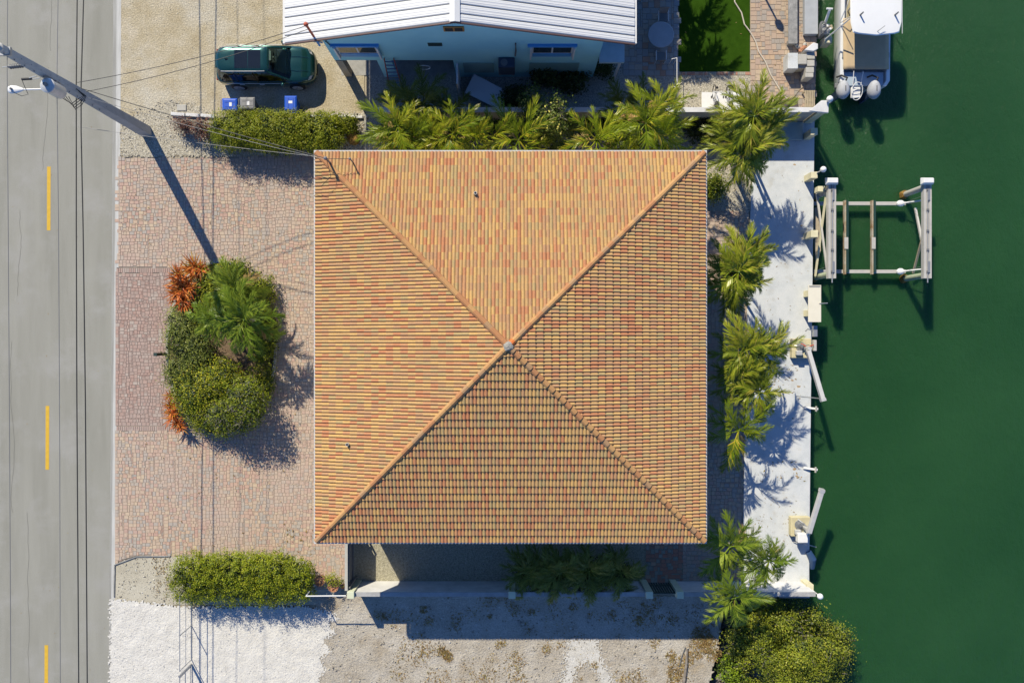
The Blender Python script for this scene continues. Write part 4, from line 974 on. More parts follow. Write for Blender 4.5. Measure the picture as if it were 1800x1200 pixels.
q = MB(); q.bb(CX - 2.25, CX - 2.10, CY - .40, CY + .40, 1.60, 1.642); q.build('spoiler', M['car_paint'], car, bevel=.03)
for x0, x1 in ((-1.27, -.62), (-.60, .02)):
    q = MB(); q.bb(CX + x0, CX + x1, CY - .45, CY + .45, 1.700, 1.7275); q.build('sunroof_pane', M['car_glass'], rf, bevel=.01)
for s in (-1, 1):
    q = MB(); q.tube([cm(-1.95, s * .58, 1.66), cm(-1.7, s * .605, 1.715), cm(-.2, s * .605, 1.72), cm(.2, s * .58, 1.67)], .022, 6); q.build('roof_rail', M['steel'], rf)
    q = MB(); q.bar(cm(1.34, s * .84, 1.02), cm(.33, s * .60, 1.655), .08, .05); q.build('front_pillar', M['car_paint'], car)
    for (xa, xb, w_) in ((-.30, -.42, .07), (-1.32, -1.36, .07)):
        q = MB(); q.bar(cm(xa, s * .905, 1.0), cm(xb, s * .645, 1.63), w_, .03); q.build('door_pillar', M['car_black'], car)
    q = MB(); q.add([cm(-1.55, s * .90, 1.01), cm(-2.15, s * .80, 1.03), cm(-2.05, s * .60, 1.62), cm(-1.7, s * .655, 1.62)], [(0, 1, 2, 3)] if s > 0 else [(3, 2, 1, 0)]); q.build('rear_pillar', M['car_paint'], car)
    q = MB(); q.bar(cm(.95, s * .93, 1.07), cm(.95, s * 1.0, 1.10), .06); q.build('mirror_stem', M['car_black'], car)
    q = MB(); q.ball(cm(.95, s * 1.07, 1.12), .11, 10, 7, (.8, 1.0, .7)); q.build('wing_mirror', M['car_paint'], car, smooth=True)
    q = MB(); q.bar(cm(-1.9, s * .985, 1.0), cm(1.0, s * .982, .99), .02, .025); q.build('window_trim', M['alu'], body)
    for xh in (-.15, -1.15):
        q = MB(); q.bar(cm(xh - .12, s * 1.0, .88), cm(xh + .12, s * 1.0, .88), .03, .03); q.build('door_handle', M['alu'], body)
    q = MB(); q.add([cm(2.24, s * .56, .90), cm(2.36, s * .50, .83), cm(2.28, s * .70, .81), cm(2.14, s * .78, .87)], [(0, 1, 2, 3)] if s < 0 else [(3, 2, 1, 0)])
    for i, v in enumerate(q.v): q.v[i] = (v[0] + .02, v[1] + s * .012, v[2] + .02)
    q.build('headlight', M['lamp_clear'], car)
    q = MB(); q.bb(CX - 2.44, CX - 2.33, CY + s * .66 - .12, CY + s * .66 + .12, .84, .93); q.build('tail_light', M['lamp_red'], car, bevel=.02)
    for xw in (-1.48, 1.50):
        q = MB(); q.tube([cm(xw, s * .78, .38), cm(xw, s * .80, .38), cm(xw, s * 1.0, .38), cm(xw, s * 1.015, .38)], [.34, .385, .385, .35], 24); wh = q.build('wheel', M['black'], car, smooth=True)
        q = MB(); q.tube([cm(xw, s * 1.012, .38), cm(xw, s * 1.022, .38)], [.27, .27], 20); q.build('rim', M['alu'], wh)
        for k in range(5):
            a = R(72 * k + 10); q = MB(); q.bar(cm(xw, s * 1.028, .38), cm(xw + .25 * math.cos(a), s * 1.028, .38 + .25 * math.sin(a)), .02, .05); q.build('spoke', M['steel'], wh)
    q = MB(); q.tube([cm(1.0, s * .30, 1.075), cm(1.6, s * .36, 1.062), cm(2.2, s * .33, .965)], .012, 4); q.build('hood_crease', M['car_paint'], body)
q = MB(); q.bb(CX + 2.36, CX + 2.47, CY - .42, CY + .42, .48, .74); gr = q.build('grille', M['car_black'], car, bevel=.02)
q = MB(); q.bb(CX + 2.38, CX + 2.50, CY - .45, CY + .45, .36, .46); q.build('front_bumper', M['alu'], car, bevel=.03)
q = MB(); q.bb(CX - 2.52, CX - 2.40, CY - .5, CY + .5, .40, .58); q.build('rear_bumper', M['car_black'], car, bevel=.04)
q = MB(); q.add([cm(-1.75, 0, 1.71), cm(-1.55, .03, 1.71), cm(-1.55, -.03, 1.71), cm(-1.74, 0, 1.80)], [(0, 1, 3), (1, 2, 3), (2, 0, 3)]); q.build('antenna_fin', M['car_black'], rf)
for s in (-.35, .35):
    q = MB(); q.bar(cm(1.22, s - .1, 1.115), cm(1.05, s + .38, 1.19), .02); q.build('wiper', M['car_black'], car)
q = MB(); q.bb(CX + .62, CX + 1.12, CY - .70, CY + .70, 1.02, 1.14); q.build('dashboard', M['car_black'], car, bevel=.06)
q = MB(); q.bb(CX - 2.1, CX + .9, CY - .84, CY + .84, 1.0, 1.085); q.build('cabin_floor', M['car_black'], car)
seat_m = plain('grey_leather', (.34, .36, .33), .6)
for xs_ in (-.12, -1.0):
    for s in (-.37, .37):
        q = MB(); q.bb(CX + xs_, CX + xs_ + .50, CY + s - .25, CY + s + .25, 1.08, 1.14); q.bb(CX + xs_ - .16, CX + xs_ + .0, CY + s - .24, CY + s + .24, 1.08, 1.45); q.bb(CX + xs_ - .15, CX + xs_ - .05, CY + s - .12, CY + s + .12, 1.47, 1.58); q.build('car_seat', seat_m, car, bevel=.04)
q = MB(); q.tube([(CX + .52 + .06 * math.sin(a), CY + .37 + .17 * math.cos(a), 1.22 + .14 * math.sin(a)) for a in np.linspace(0, 6.283, 16)], .018, 6); q.build('steering_wheel', M['car_black'], car)

# ---------------------------------------------------------------- wheelie bins
def bin_(px, py, rot, m, label, group):
    w = W(px, py, 1.02); t = thing('wheelie_bin', label, 'bin', (w.x, w.y, 0), group)
    ca, sa = math.cos(rot), math.sin(rot); P = lambda x, y, z: (w.x + x * ca - y * sa, w.y + x * sa + y * ca, z)
    def ring(wx, wy, z, oy=0): return [P(-wx, -wy + oy, z), P(wx, -wy + oy, z), P(wx, wy + oy, z), P(-wx, wy + oy, z)]
    q = MB(); q.loft([ring(.22, .24, .04), ring(.28, .34, .95), ring(.30, .36, .97), ring(.30, .36, 1.0)]); q.build('body', m, t, bevel=.015)
    q = MB(); q.loft([ring(.31, .38, 1.002), ring(.31, .38, 1.03), ring(.24, .30, 1.075)]); ld_ = q.build('lid', m, t, bevel=.015)
    for k in (-1, 1):
        q = MB(); q.bar(P(k * .12, -.26, 1.082), P(k * .12, .24, 1.082), .04, .015); q.build('lid_rib', m, ld_)
    q = MB(); q.tube([P(-.24, .36, .98), P(-.24, .45, .99), P(.24, .45, .99), P(.24, .36, .98)], .018, 6); q.build('handle', m, t)
    for s in (-1, 1):
        q = MB(); q.tube([P(s * .22, .30, .12), P(s * .28, .30, .12)], .12, 12); q.build('wheel', M['black'], t)
    q = MB(); q.box(P(0, -.05, 1.078), (.2, .13, .006), rot); q.build('sticker', M['white'], ld_)
bin_(404, 184, R(90), M['bin_blue'], 'blue wheelie bin at the left end, next to the grey bin', 'bins between car and hedge')
bin_(435, 182, R(90), M['bin_grey'], 'grey wheelie bin between the car and the hedge', 'bins between car and hedge')
bin_(511, 182, R(180), M['bin_blue'], 'blue wheelie bin standing alone near the front of the car', 'bins between car and hedge')
w = W(320, 190); q = MB(); q.bb(w.x - .24, w.x + .24, w.y - .16, w.y + .16, 0.0, .07); tag(q.build('meter_cover', M['concrete_lt'], bevel=.03), 'small white utility box lid in the gravel near the dead shrub', 'utility cover')
kb = thing('stone_edging', 'row of low white edging stones above the dead brown shrub', 'edging', W(340, 203, 0))
for k in range(3):
    a = W(302 + k * 26, 201 + k * 1.5); b = W(326 + k * 26, 203 + k * 1.5); q = MB(); q.bar((a.x, a.y, .06), (b.x, b.y, .06), .17, .16); q.build('stone', M['wall_white'], kb, bevel=.02)
for k in range(5):
    a = W(520 + k * 24, 204 + k * .6); b = W(542 + k * 24, 204.5 + k * .6); q = MB(); q.bar((a.x, a.y, .06), (b.x, b.y, .06), .13, .16); q.build('stone', M['wall_white'], kb, bevel=.02)

# ---------------------------------------------------------------- boat
BX, BS = 18.02, 13.05; BD = 1.27                                      # centre line, transom, half beam
boat = thing('motor_boat', 'white centre console motor boat with hardtop and twin outboards moored at the top right', 'boat', (BX, BS + 4, -1.0))
rings = []
for (y, w, zg, wl) in ((0, 1.12, .28, 1.05), (.25, BD, .34, 1.14), (2, BD, .38, 1.16), (4.5, BD, .48, 1.12), (6.5, 1.12, .62, .85), (8.0, .68, .78, .38), (8.9, .05, .9, .03)):
    Y = BS + y
    rings.append([(BX - w, Y, zg), (BX - w - .02, Y, zg - .12), (BX - wl, Y, -.75), (BX - wl * .85, Y, -1.15), (BX, Y, -1.5), (BX + wl * .85, Y, -1.15), (BX + wl, Y, -.75), (BX + w + .02, Y, zg - .12), (BX + w, Y, zg),
                  (BX + w - .18 if w > .3 else BX + .01, Y, zg + .01), (BX + w - .22 if w > .3 else BX + .008, Y, zg - .45), (BX - w + .22 if w > .3 else BX - .008, Y, zg - .45), (BX - w + .18 if w > .3 else BX - .01, Y, zg + .01)])
q = MB(); q.loft(rings); hull = q.build('hull', M['gelcoat'], boat, smooth=True)
q = MB(); q.bb(BX - 1.02, BX + 1.02, BS + .02, BS + .75, -.1, .22); q.build('splash_well', plain('blue_grey_gelcoat', (.40, .48, .56), .3), boat, bevel=.04)
q = MB(); nx, ny = 10, 12; V = []
for j in range(ny + 1):
    for i in range(nx + 1):
        u = i / nx; v = j / ny; x = BX - 1.16 + 2.32 * u; y = BS + .78 + 2.6 * v
        V.append((x, y, .47 + .02 * math.sin(3.1 * u) + .012 * math.sin(9 * u + 5 * v) + random.uniform(-.004, .004)))
q.add(V, [(j * (nx + 1) + i, j * (nx + 1) + i + 1, (j + 1) * (nx + 1) + i + 1, (j + 1) * (nx + 1) + i) for j in range(ny) for i in range(nx)])
o = q.build('deck_cover', M['canvas_tan'], boat, smooth=True); sm = o.modifiers.new('thick', 'SOLIDIFY'); sm.thickness = .02
q = MB(); q.bb(BX - .45, BX + .45, BS + 3.9, BS + 5.1, 0, 1.3); q.build('console', M['gelcoat'], boat, bevel=.08)
q = MB(); q.bb(BX - .8, BX + .8, BS + 3.4, BS + 6.4, -.02, .06); q.build('deck', plain('deck_tan', (.34, .29, .18), .7), boat)
# hardtop
TZ = 2.05; ty0 = W(1540, 61, TZ).y; tx0 = W(1495, 30, TZ).x; tx1 = W(1585, 30, TZ).x
def toppts(i): return [(tx0 + .12 + i, ty0 + .10 + i), (tx0 + .35 + i, ty0 + .03 + i), ((tx0 + tx1) / 2, ty0 - .06 + i), (tx1 - .35 - i, ty0 + .03 + i), (tx1 - .12 - i, ty0 + .10 + i), (tx1 - i, ty0 + .6), (tx1 + .02 - i, ty0 + 2.6), (tx1 - .3 - i, ty0 + 3.0 - i), (tx0 + .3 + i, ty0 + 3.0 - i), (tx0 - .02 + i, ty0 + 2.6), (tx0 + i, ty0 + .6)]
q = MB(); q.loft([[(p[0], p[1], TZ - .06) for p in toppts(.03)], [(p[0], p[1], TZ) for p in toppts(0)], [(p[0], p[1], TZ + .05) for p in toppts(.04)], [(p[0], p[1], TZ + .075) for p in toppts(.3)]])
tt = q.build('hardtop', M['gelcoat'], boat, smooth=True)
for s in (-1, 1):
    for yy in (BS + 3.9, BS + 5.4):
        q = MB(); q.tube([(BX + s * .75, yy, .0), (BX + s * .95, yy + .1, TZ - .05)], .03, 8); q.build('top_leg', M['white'], boat)
for x, y in ((1512, 27), (1573, 27)):
    w = W(x, y, TZ + .07); q = MB(); q.tube([(w.x, w.y, TZ + .06), (w.x, w.y, TZ + .42)], [.045, .035], 8); q.build('rod_holder', M['grey'], tt)
w = W(1543, 55, TZ + .1); q = MB(); q.tube([(w.x, w.y, TZ + .06), (w.x + .05, w.y + .03, TZ + .2), (w.x + .28, w.y + .2, TZ + .26)], .015, 5); q.build('antenna', M['grey'], tt)
q = MB(); w = W(1581, 5, TZ + .1); q.tube([(tx1 - .03, ty0 + .0, TZ + .12), (tx1 - .05, ty0 + 2.6, TZ + .14)], .018, 6); q.build('outrigger', M['alu'], tt)
a = W(1494, 33, 1.7); b = W(1450, 70, .6)
q = MB(); q.tube([a, b], .035, 8); q.build('boarding_pole', M['alu'], boat)
for pts in (((1476, 40, .5), (1490, 8, 1.4), (1494, -10, 1.6)), ((1478, 40, .55), (1494, 30, 1.6))):
    q = MB(); q.tube([W(*p) for p in pts], .022, 6); q.build('rail', M['white'], boat)
def outboard(px):
    w = W(px, 157, .75); x, y = w.x, w.y
    q = MB(); rings = []
    for (z, a, b, oy) in ((.30, .20, .30, .08), (.42, .27, .40, .02), (.60, .30, .47, 0), (.78, .285, .45, .0), (.90, .23, .36, .02), (.97, .12, .2, .03)):
        rings.append([(x + a * math.cos(t) * (1 - .12 * math.sin(t)), y + oy + b * math.sin(t), z) for t in np.linspace(0, 2 * math.pi, 18, endpoint=False)])
    q.loft(rings); c = q.build('outboard_cowl', M['canvas_grey'], boat, smooth=True)
    q = MB(); q.bb(x - .015, x + .015, y - .16, y + .12, .965, .985); q.build('cover_seam', M['black'], c)
    q = MB(); q.loft([[(x - a, y + .15, z), (x + a, y + .15, z), (x + a * .5, y - .22, z), (x - a * .5, y - .22, z)] for z, a in ((.32, .15), (-.4, .11), (-1.25, .07))]); q.build('outboard_leg', plain('navy_leg', (.03, .05, .10), .4), boat)
    q = MB(); q.bb(x - .2, x + .2, y + .25, y + .5, -.02, .18); q.build('motor_bracket', M['grey'], boat, bevel=.03)
    q = MB(); q.tube([(x + .1, y + .35, .55), (x + .22, y + .62, .62), (x, y + .8, .45), (x - .2, y + .75, .3)], .05, 7); q.build('rigging_tube', M['black'], boat)
    q = MB(); q.ball((x, y - .1, -1.3), .1, 8, 6, (1, 2.2, 1)); q.build('gear_case', M['grey'], boat)
outboard(1483.5); outboard(1538)
mx = (W(1483.5, 157, .6).x + W(1538, 157, .6).x) / 2; my = W(1512, 160, .3).y
q = MB(); q.bb(mx - .24, mx + .24, my - .32, my + .3, .08, .16); q.build('swim_platform', M['gelcoat'], boat, bevel=.02)
q = MB(); q.tube([(mx + .28 * math.cos(a), my - .02 + .42 * math.sin(a), .32 + .12 * math.sin(a)) for a in np.linspace(0, 6.283, 20)], .02, 6); q.build('ladder_hoop', M['white'], boat)
for k in range(3):
    q = MB(); q.tube([(mx - .2, my - .25 + k * .18, .25), (mx + .2, my - .2 + k * .18, .25)], .018, 6); q.build('ladder_rung', M['white'], boat)
for s in (-1, 1):
    q = MB(); q.tube([(mx + s * .2, my + .3, .3), (mx + s * .24, my + .95, .5)], .022, 6); q.build('rail', M['white'], boat)
    q = MB(); q.bar((BX + s * 1.18, BS + 1.4, .43), (BX + s * 1.18, BS + 1.65, .43), .04); q.build('cleat', M['steel'], boat)

# ---------------------------------------------------------------- boat lift
LZ = 1.4
lf = thing('boat_lift', 'grey aluminium four post boat lift standing empty in the canal', 'boat lift', (19, 6, -1.0))
def lift_beam(px):
    a = W(px, 322, LZ); b = W(px, 489, LZ); x = a.x
    q = MB(); q.bb(x - .195, x + .195, b.y, a.y, LZ - .28, LZ - .06); bm = q.build('beam', M['alu_white'], lf)
    for s in (-1, 1):
        q = MB(); q.bb(x + s * .13 - .06, x + s * .13 + .06, b.y, a.y, LZ - .058, LZ); q.build('beam_flange', M['alu_white'], bm)
    q = MB(); q.tube([(x, b.y - .22, LZ - .02), (x, a.y, LZ - .02)], .03, 8); q.build('drive_shaft', M['steel'], bm)
    for f in (.07, .30, .5, .72, .93):
        y = b.y + (a.y - b.y) * f; q = MB(); q.bb(x - .06, x + .06, y - .05, y + .05, LZ - .057, LZ + .03); q.build('bearing', M['grey'], bm)
    for f in (.12, .88):
        y = b.y + (a.y - b.y) * f; q = MB(); q.bb(x - .0, x + .09, y - .28, y + .28, LZ - .055, LZ + .05); q.build('cable_winder', M['steel'], bm)
    q = MB(); c = W(px, 318, LZ + .15); R_ = lambda wx, wy, z: [(c.x - wx, c.y - wy, z), (c.x + wx, c.y - wy, z), (c.x + wx, c.y + wy, z), (c.x - wx, c.y + wy, z)]
    q.loft([R_(.31, .17, LZ + .0), R_(.31, .17, LZ + .08), R_(.25, .11, LZ + .26)]); q.build('motor_cover', M['white'], bm, bevel=.02)
    return x, a.y, b.y
x1, ya, yb_ = lift_beam(1463); x2, ya2, yb2 = lift_beam(1631)
for (x, y, m) in ((x2 - .04, W(1590, 343, -1).y, M['alu_white']), (x2 - .04, W(1580, 490, -1).y, M['pile']), (x1 - .02, W(1440, 348, -1).y, M['alu_white']), (x1 - .02, W(1420, 488, -1).y, M['pile'])):
    q = MB(); q.tube([(x, y, -2.0), (x, y, LZ - .28)], .15, 14); p_ = q.build('pile', m, lf, smooth=True)
    q = MB(); rings = []
    for z, r in ((-1.3, .2), (-1.0, .24), (-.85, .22), (-.7, .17)):
        rings.append([(x + (r + random.uniform(-.03, .03)) * math.cos(t), y + (r + random.uniform(-.03, .03)) * math.sin(t), z) for t in np.linspace(0, 6.283, 13, endpoint=False)])
    q.loft(rings); q.build('barnacle_crust', M['barnacle'], p_)
CZ = -.45
for py in (357.5, 477):
    a = W(1431, py, CZ); b = W(1592, py, CZ); q = MB(); q.bb(a.x, b.x, a.y - .09, a.y + .09, CZ - .16, CZ); cb = q.build('cradle_beam', M['alu_white'], lf)
    q = MB(); c = W(1583, py, CZ + .1); q.ball((c.x, c.y, CZ + .1), .17, 10, 6, (1.3, 1, .8)); q.build('pulley', M['white'], cb)
    q = MB(); q.tube([(c.x, c.y, CZ + .1), (c.x + .9, c.y + .08, CZ + .55)], .035, 6); q.build('guide_pole', M['white'], cb)
    for xx in (x1, x2):
        for dx in (-.05, .05):
            q = MB(); q.tube([((b.x if xx > 20 else a.x + .1) , a.y + dx, CZ), (xx, a.y + dx * 3, LZ - .2)], .010, 4); q.build('lift_cable', M['wire'], cb)
BZ = -.2
for px, m in ((1487, M['wood_brown']), (1535, M['wood_brown'])):
    a = W(px, 352, BZ); b = W(px, 482, BZ); q = MB(); q.bb(a.x - .07, a.x + .01, b.y, a.y, BZ - .2, BZ); bk = q.build('bunk', m, lf)
    q = MB(); q.bb(a.x + .012, a.x + .13, b.y + (.1 if px < 1500 else .12), a.y, BZ - .18, BZ + .03); q.build('bunk_carpet', M['carpet'], bk)
    q = MB(); y = b.y + (a.y - b.y) * .42; q.bb(a.x - .10, a.x + .10, y - .30, y + .30, BZ + .032, BZ + .05); q.build('bunk_plate', M['alu_white'], bk)
def brace(p, q_, w=.07, m='cream'):
    b_ = MB(); b_.bar(p, q_, w, w); b_.build('brace', M[m], lf)
brace(W(1454, 328, 1.0), W(1433, 485, .0), .09); brace(W(1436, 342, .3), W(1455, 484, .9), .09, 'alu_white')
brace(W(1609, 366, -.3), W(1626, 452, 1.0), .10, 'alu_white'); brace(W(1626, 400, 1.0), W(1605, 480, -.5), .09, 'wood')
q = MB(); c = W(1445, 332, 1.0); q.bb(c.x - .2, c.x + .15, c.y - .14, c.y + .14, .5, 1.0); q.build('bracket', M['cream'], lf, bevel=.02)
q = MB(); p4 = [W(1432, 365, -.6), W(1441, 362, -.6), W(1443, 440, -.6), W(1434, 470, -.6), W(1432, 430, -.6)]; q.prism([(p.x, p.y) for p in p4][::-1], -.68, -.6); q.build('gangplank', M['wood'], lf)

# ---------------------------------------------------------------- dock furniture
bx = thing('fillet_table', 'long cream fish cleaning table on the dock edge below the boat lift', 'table', W(1428, 534, 0.05))
a = W(1421, 501, .95); b = W(1443.5, 566, .95)
q = MB(); q.bb(a.x, b.x, b.y, a.y, .89, .95); tp = q.build('top', M['cream_white'], bx, bevel=.01)
q = MB(); q.bb(a.x + .04, b.x - .04, a.y - .10, a.y - .02, .952, .965); q.build('drain_slot', M['concrete'], tp)
q = MB(); q.tube([(b.x - .1, (a.y + b.y) / 2 - .0, .96), (b.x + .3, (a.y + b.y) / 2 + .02, 1.02)], .025, 6); q.build('tap', M['steel'], tp)
for py in (517, 551):
    w = W(1417, py); q = MB(); q.bb(w.x - .16, w.x + .14, w.y - .16, w.y + .16, .05, .885); q.build('pedestal', M['cream'], bx, bevel=.01)
def davit(px, py, arm, z_top, label, box=False):
    w = W(px, py); t = thing('boat_davit', label, 'davit', (w.x, w.y, .05), 'boat davits on the dock')
    q = MB(); q.bb(w.x - .55, w.x + .45, w.y - .5, w.y + .5, .052, .42); q.build('base', plain('davit_yellow', (.56, .50, .31), .7, var=.15) if 'davit_yellow' not in bpy.data.materials else bpy.data.materials['davit_yellow'], t, bevel=.04)
    c = Vector((w.x + .1, w.y, 0))
    q = MB(); q.tube([(c.x, c.y, .42), (c.x, c.y, 1.1)], .11, 12); q.build('mast', M['alu'], t)
    e0 = W(arm[0][0], arm[0][1], z_top - .4); e1 = W(arm[1][0], arm[1][1], z_top)
    q = MB(); q.bar((c.x, c.y, .95), e0, .16, .2); q.build('knuckle', M['alu'], t)
    q = MB(); q.bar(e0, e1, .21, .24); bm = q.build('boom', plain('boom_grey', (.50, .50, .50), .45) if 'boom_grey' not in bpy.data.materials else bpy.data.materials['boom_grey'], t, bevel=.02)
    q = MB(); q.bar(e1 - (e1 - e0).normalized() * .12, e1 + (e1 - e0).normalized() * .03, .24, .27); q.build('boom_end', M['alu'], bm)
    for k in range(3):
        q = MB(); rr = .2 - .05 * k; q.tube([(c.x - .25 + rr * math.cos(a), c.y + .12 + rr * math.sin(a), .47 + .05 * k) for a in np.linspace(0, 6.283, 18)], .03, 6); q.build('cable_coil', M['steel'], t)
    q = MB(); q.tube([(c.x - .25, c.y + .12, .42), (c.x - .25, c.y + .12, .68)], .09, 12); q.build('winch_drum', M['grey'], t)
    for k in range(3):
        q = MB(); a0 = random.random() * 6.3; q.tube([(c.x - .25 + .3 * math.cos(a0), c.y + .1 + .3 * math.sin(a0), .45), (c.x - .1, c.y + random.uniform(-.3, .3), .62), (c.x + .05, c.y + random.uniform(-.1, .2), .9)], .02, 5); q.build('cable', M['steel'], t)
    q = MB(); q.bb(c.x - .5, c.x - .2, c.y - .35, c.y - .1, .42, .66); q.build('gear_box', M['alu'], t, bevel=.03)
    if box:
        b_ = W(1411, 945, .75); q = MB(); q.bb(b_.x - .25, b_.x + .25, b_.y - .24, b_.y + .24, .422, .8); q.build('motor_cover', M['white'], t, bevel=.03)
    return t, c, e1
t, c, e1 = davit(1406, 612, ((1421, 617), (1447, 704)), 1.5, 'grey boat davit on a yellow base in the middle of the dock, boom pointing down')
a = W(1400, 696, .4)
q = MB(); q.tube([(e1.x - .1, e1.y + .1, 1.35), a], .022, 6); q.build('stay', M['steel'], t)
q = MB(); cc = W(1433, 582, .6); q.bb(cc.x - .08, cc.x + .12, cc.y - .28, cc.y + .28, .35, .6); q.build('control_box', M['steel'], t, bevel=.02)
q = MB(); cc = W(1433, 607, .6); q.bb(cc.x - .08, cc.x + .08, cc.y - .28, cc.y + .28, .35, .6); q.build('control_box', M['alu_white'], t, bevel=.02)
q = MB(); q.tube([W(1416, 582, .5), W(1420, 578, .7), W(1428, 581, .65)], .03, 6); q.build('conduit', M['steel'], t)
q = MB(); q.tube([W(1408, 604, .6), W(1420, 610, .75), W(1430, 606, .65)], .035, 6); q.build('rusty_arm', M['red_metal'], t)
t, c, e1 = davit(1404, 922, ((1422, 936), (1445, 860)), 1.6, 'grey boat davit on a yellow base near the bottom of the dock, boom pointing up', True)
q = MB(); q.tube([W(1394, 952, .06), W(1410, 954, .35), W(1435, 961, .4)], .025, 5); q.build('stay', M['steel'], t)
def bracket(px, py, label):
    w = W(px, py); t = thing('dock_cleat', label, 'cleat', (w.x, w.y, .05), 'white mooring brackets on the dock edge')
    q = MB(); q.bar((w.x - .35, w.y + .05, .08), (w.x + .3, w.y - .02, .3), .1, .1); q.build('arm', M['white'], t, bevel=.01)
    q = MB(); q.tube([(w.x + .18, w.y - .15, .33), (w.x + .18, w.y + .12, .36)], .05, 8); q.build('roller', M['concrete_lt'], t)
bracket(1424, 717, 'white mooring bracket just below the tip of the middle davit boom')
bracket(1423, 823, 'white mooring bracket on the bare dock edge above the lower davit')
w = W(1423, 985); q = MB(); q.tube([(w.x - .1, w.y + .5, .1), (w.x + .12, w.y + .1, .08), (w.x + .16, w.y - .4, -.1)], [.16, .2, .14], 10); tag(q.build('dock_fender', plain('navy_fender', (.03, .07, .16), .5)), 'dark blue fender lying on the dock edge below the lower davit', 'fender')

# ---------------------------------------------------------------- neighbour's seawall terrace
def slab_thing(name, label, cat, px0, px1, py0, py1, z0, z1, m, legs=False):
    a = W(px0, py1, z1); b = W(px1, py0, z1)
    t = thing(name, label, cat, ((a.x + b.x) / 2, (a.y + b.y) / 2, 0))
    q = MB(); q.bb(a.x, b.x, a.y, b.y, z1 - .1 if legs else z0, z1); q.build('seat' if legs else 'slab', m, t, bevel=.015)
    if legs:
        for y in (a.y + .15, b.y - .15):
            q = MB(); q.bb(a.x + .05, b.x - .05, y - .1, y + .1, .03, z1 - .102); q.build('leg', m, t)
    return t
slab_thing('stone_bench', 'rough grey stone bench on the neighbour\'s paver walk', 'bench', 1386, 1402, -60, 77, 0, .45, M['stone_grey'], True)
slab_thing('seawall_cap', 'smooth grey concrete ledge at the canal edge above the hose', 'ledge', 1414.5, 1438, -200, 60, 0.02, .32, plain('ledge_grey', (.38, .40, .42), .75, var=.1))
bl = [(1394, 107, 18, 28, .75, 'tall pale concrete block at the left of the block group'), (1411, 104, 15, 18, .78, 'pale concrete block in the middle of the block group, upper'), (1411, 116, 15, 9, .6, 'low concrete block in the middle of the block group, lower'),
      (1425, 98, 15, 12, .62, 'sand coloured block at the top right of the block group'), (1425, 111, 14, 11, .7, 'sand coloured block in the right column of the block group'), (1424, 123, 14, 10, .8, 'sand coloured block low in the right column of the block group'), (1423, 132, 14, 8, .8, 'lowest block of the right column beside the dark water')]
for (px, py, w_, h_, z, lab) in bl:
    a = W(px - w_ / 2, py + h_ / 2, z); b = W(px + w_ / 2, py - h_ / 2, z); q = MB(); q.bb(a.x, b.x, a.y + .004, b.y - .004, .03, z)
    tag(q.build('concrete_block', M['concrete_lt'] if px > 1400 else M['dock'], bevel=.02), lab, 'block', 'concrete blocks stacked by the seawall')
ww = [W(1414, 88, .8), W(1430, 75, .8), W(1438, 77, .8), W(1438, 86, .8), W(1430, 90, .8)]
q = MB(); q.prism([(p.x, p.y) for p in ww][::-1], .03, .8); tag(q.build('white_plinth', M['wall_white'], bevel=.02), 'angular white plinth just above the stacked concrete blocks', 'plinth')
dp = thing('pedestal_tap', 'cluttered dock pedestal with white pipes and hose beside the boat', 'dock pedestal', W(1438, 62, 0))
c = W(1440, 60); q = MB(); q.bb(c.x - .1, c.x + .28, c.y - .25, c.y + .25, -.1, .7); q.build('cabinet', M['steel'], dp, bevel=.03)
q = MB(); q.bb(c.x + .1, c.x + .5, c.y - .62, c.y - .3, -.3, .45); q.build('bracket', M['cream'], dp, bevel=.02)
q = MB(); q.tube([(c.x + .05, c.y + .2, .5), (c.x + .06, c.y + .75, 1.2)], .07, 10); q.build('white_pipe', M['white'], dp)
q = MB(); q.tube([(c.x - .1, c.y + .8, 1.2), (c.x + .2, c.y + .78, 1.22)], .05, 8); q.build('pipe_elbow', M['white'], dp)
for k in range(3):
    q = MB(); rr = .3 - .04 * k; q.tube([(c.x - .1 + rr * .6 * math.cos(a), c.y + .05 + rr * math.sin(a), .75 + .05 * k) for a in np.linspace(0, 6.283, 18)], .022, 5); q.build('hose_coil', M['grey'], dp)
for k in range(4):
    q = MB(); x, y = c.x + random.uniform(0, .3), c.y + random.uniform(-.3, .2); q.tube([(x, y, .7), (x, y, random.uniform(.8, 1.0))], .06, 8); q.build('meter', M['white'] if k % 2 else M['wood'], dp)
rocks = [(1402, 84), (1409, 87), (1414, 79), (1405, 90), (1399, 81), (1413, 84)]
for k, (px, py) in enumerate(rocks):
    w = W(px, py); q = MB(); q.ball((w.x, w.y, .07), .1, 7, 5, (1.2, .9, .7)); o = q.build('loose_stone', M['terracotta'] if k % 2 else M['concrete_lt'])
    for v in o.data.vertices: v.co += Vector([random.uniform(-.02, .02) for _ in range(3)])
    tag(o, ['pale loose stone nearest the foot of the stone bench', 'reddish loose stone above the middle concrete block', 'pale loose stone nearest the white plinth', 'reddish loose stone touching the tall pale block', 'pale loose stone farthest up beside the bench', 'reddish loose stone against the grey ledge'][k], 'stone', 'loose stones by the blocks')
hs = [(1289, -30), (1291, 5), (1303, 24), (1308, 44), (1318, 57), (1328, 75), (1333, 92), (1345, 110), (1354, 132), (1366, 152), (1376, 168), (1384, 176)]
q = MB(); q.tube([tuple(W(*p).xy) + (.06,) for p in hs], .035, 6); tag(q.build('garden_hose', M['hose']), 'beige hose snaking from the lawn across the paver walk', 'hose')
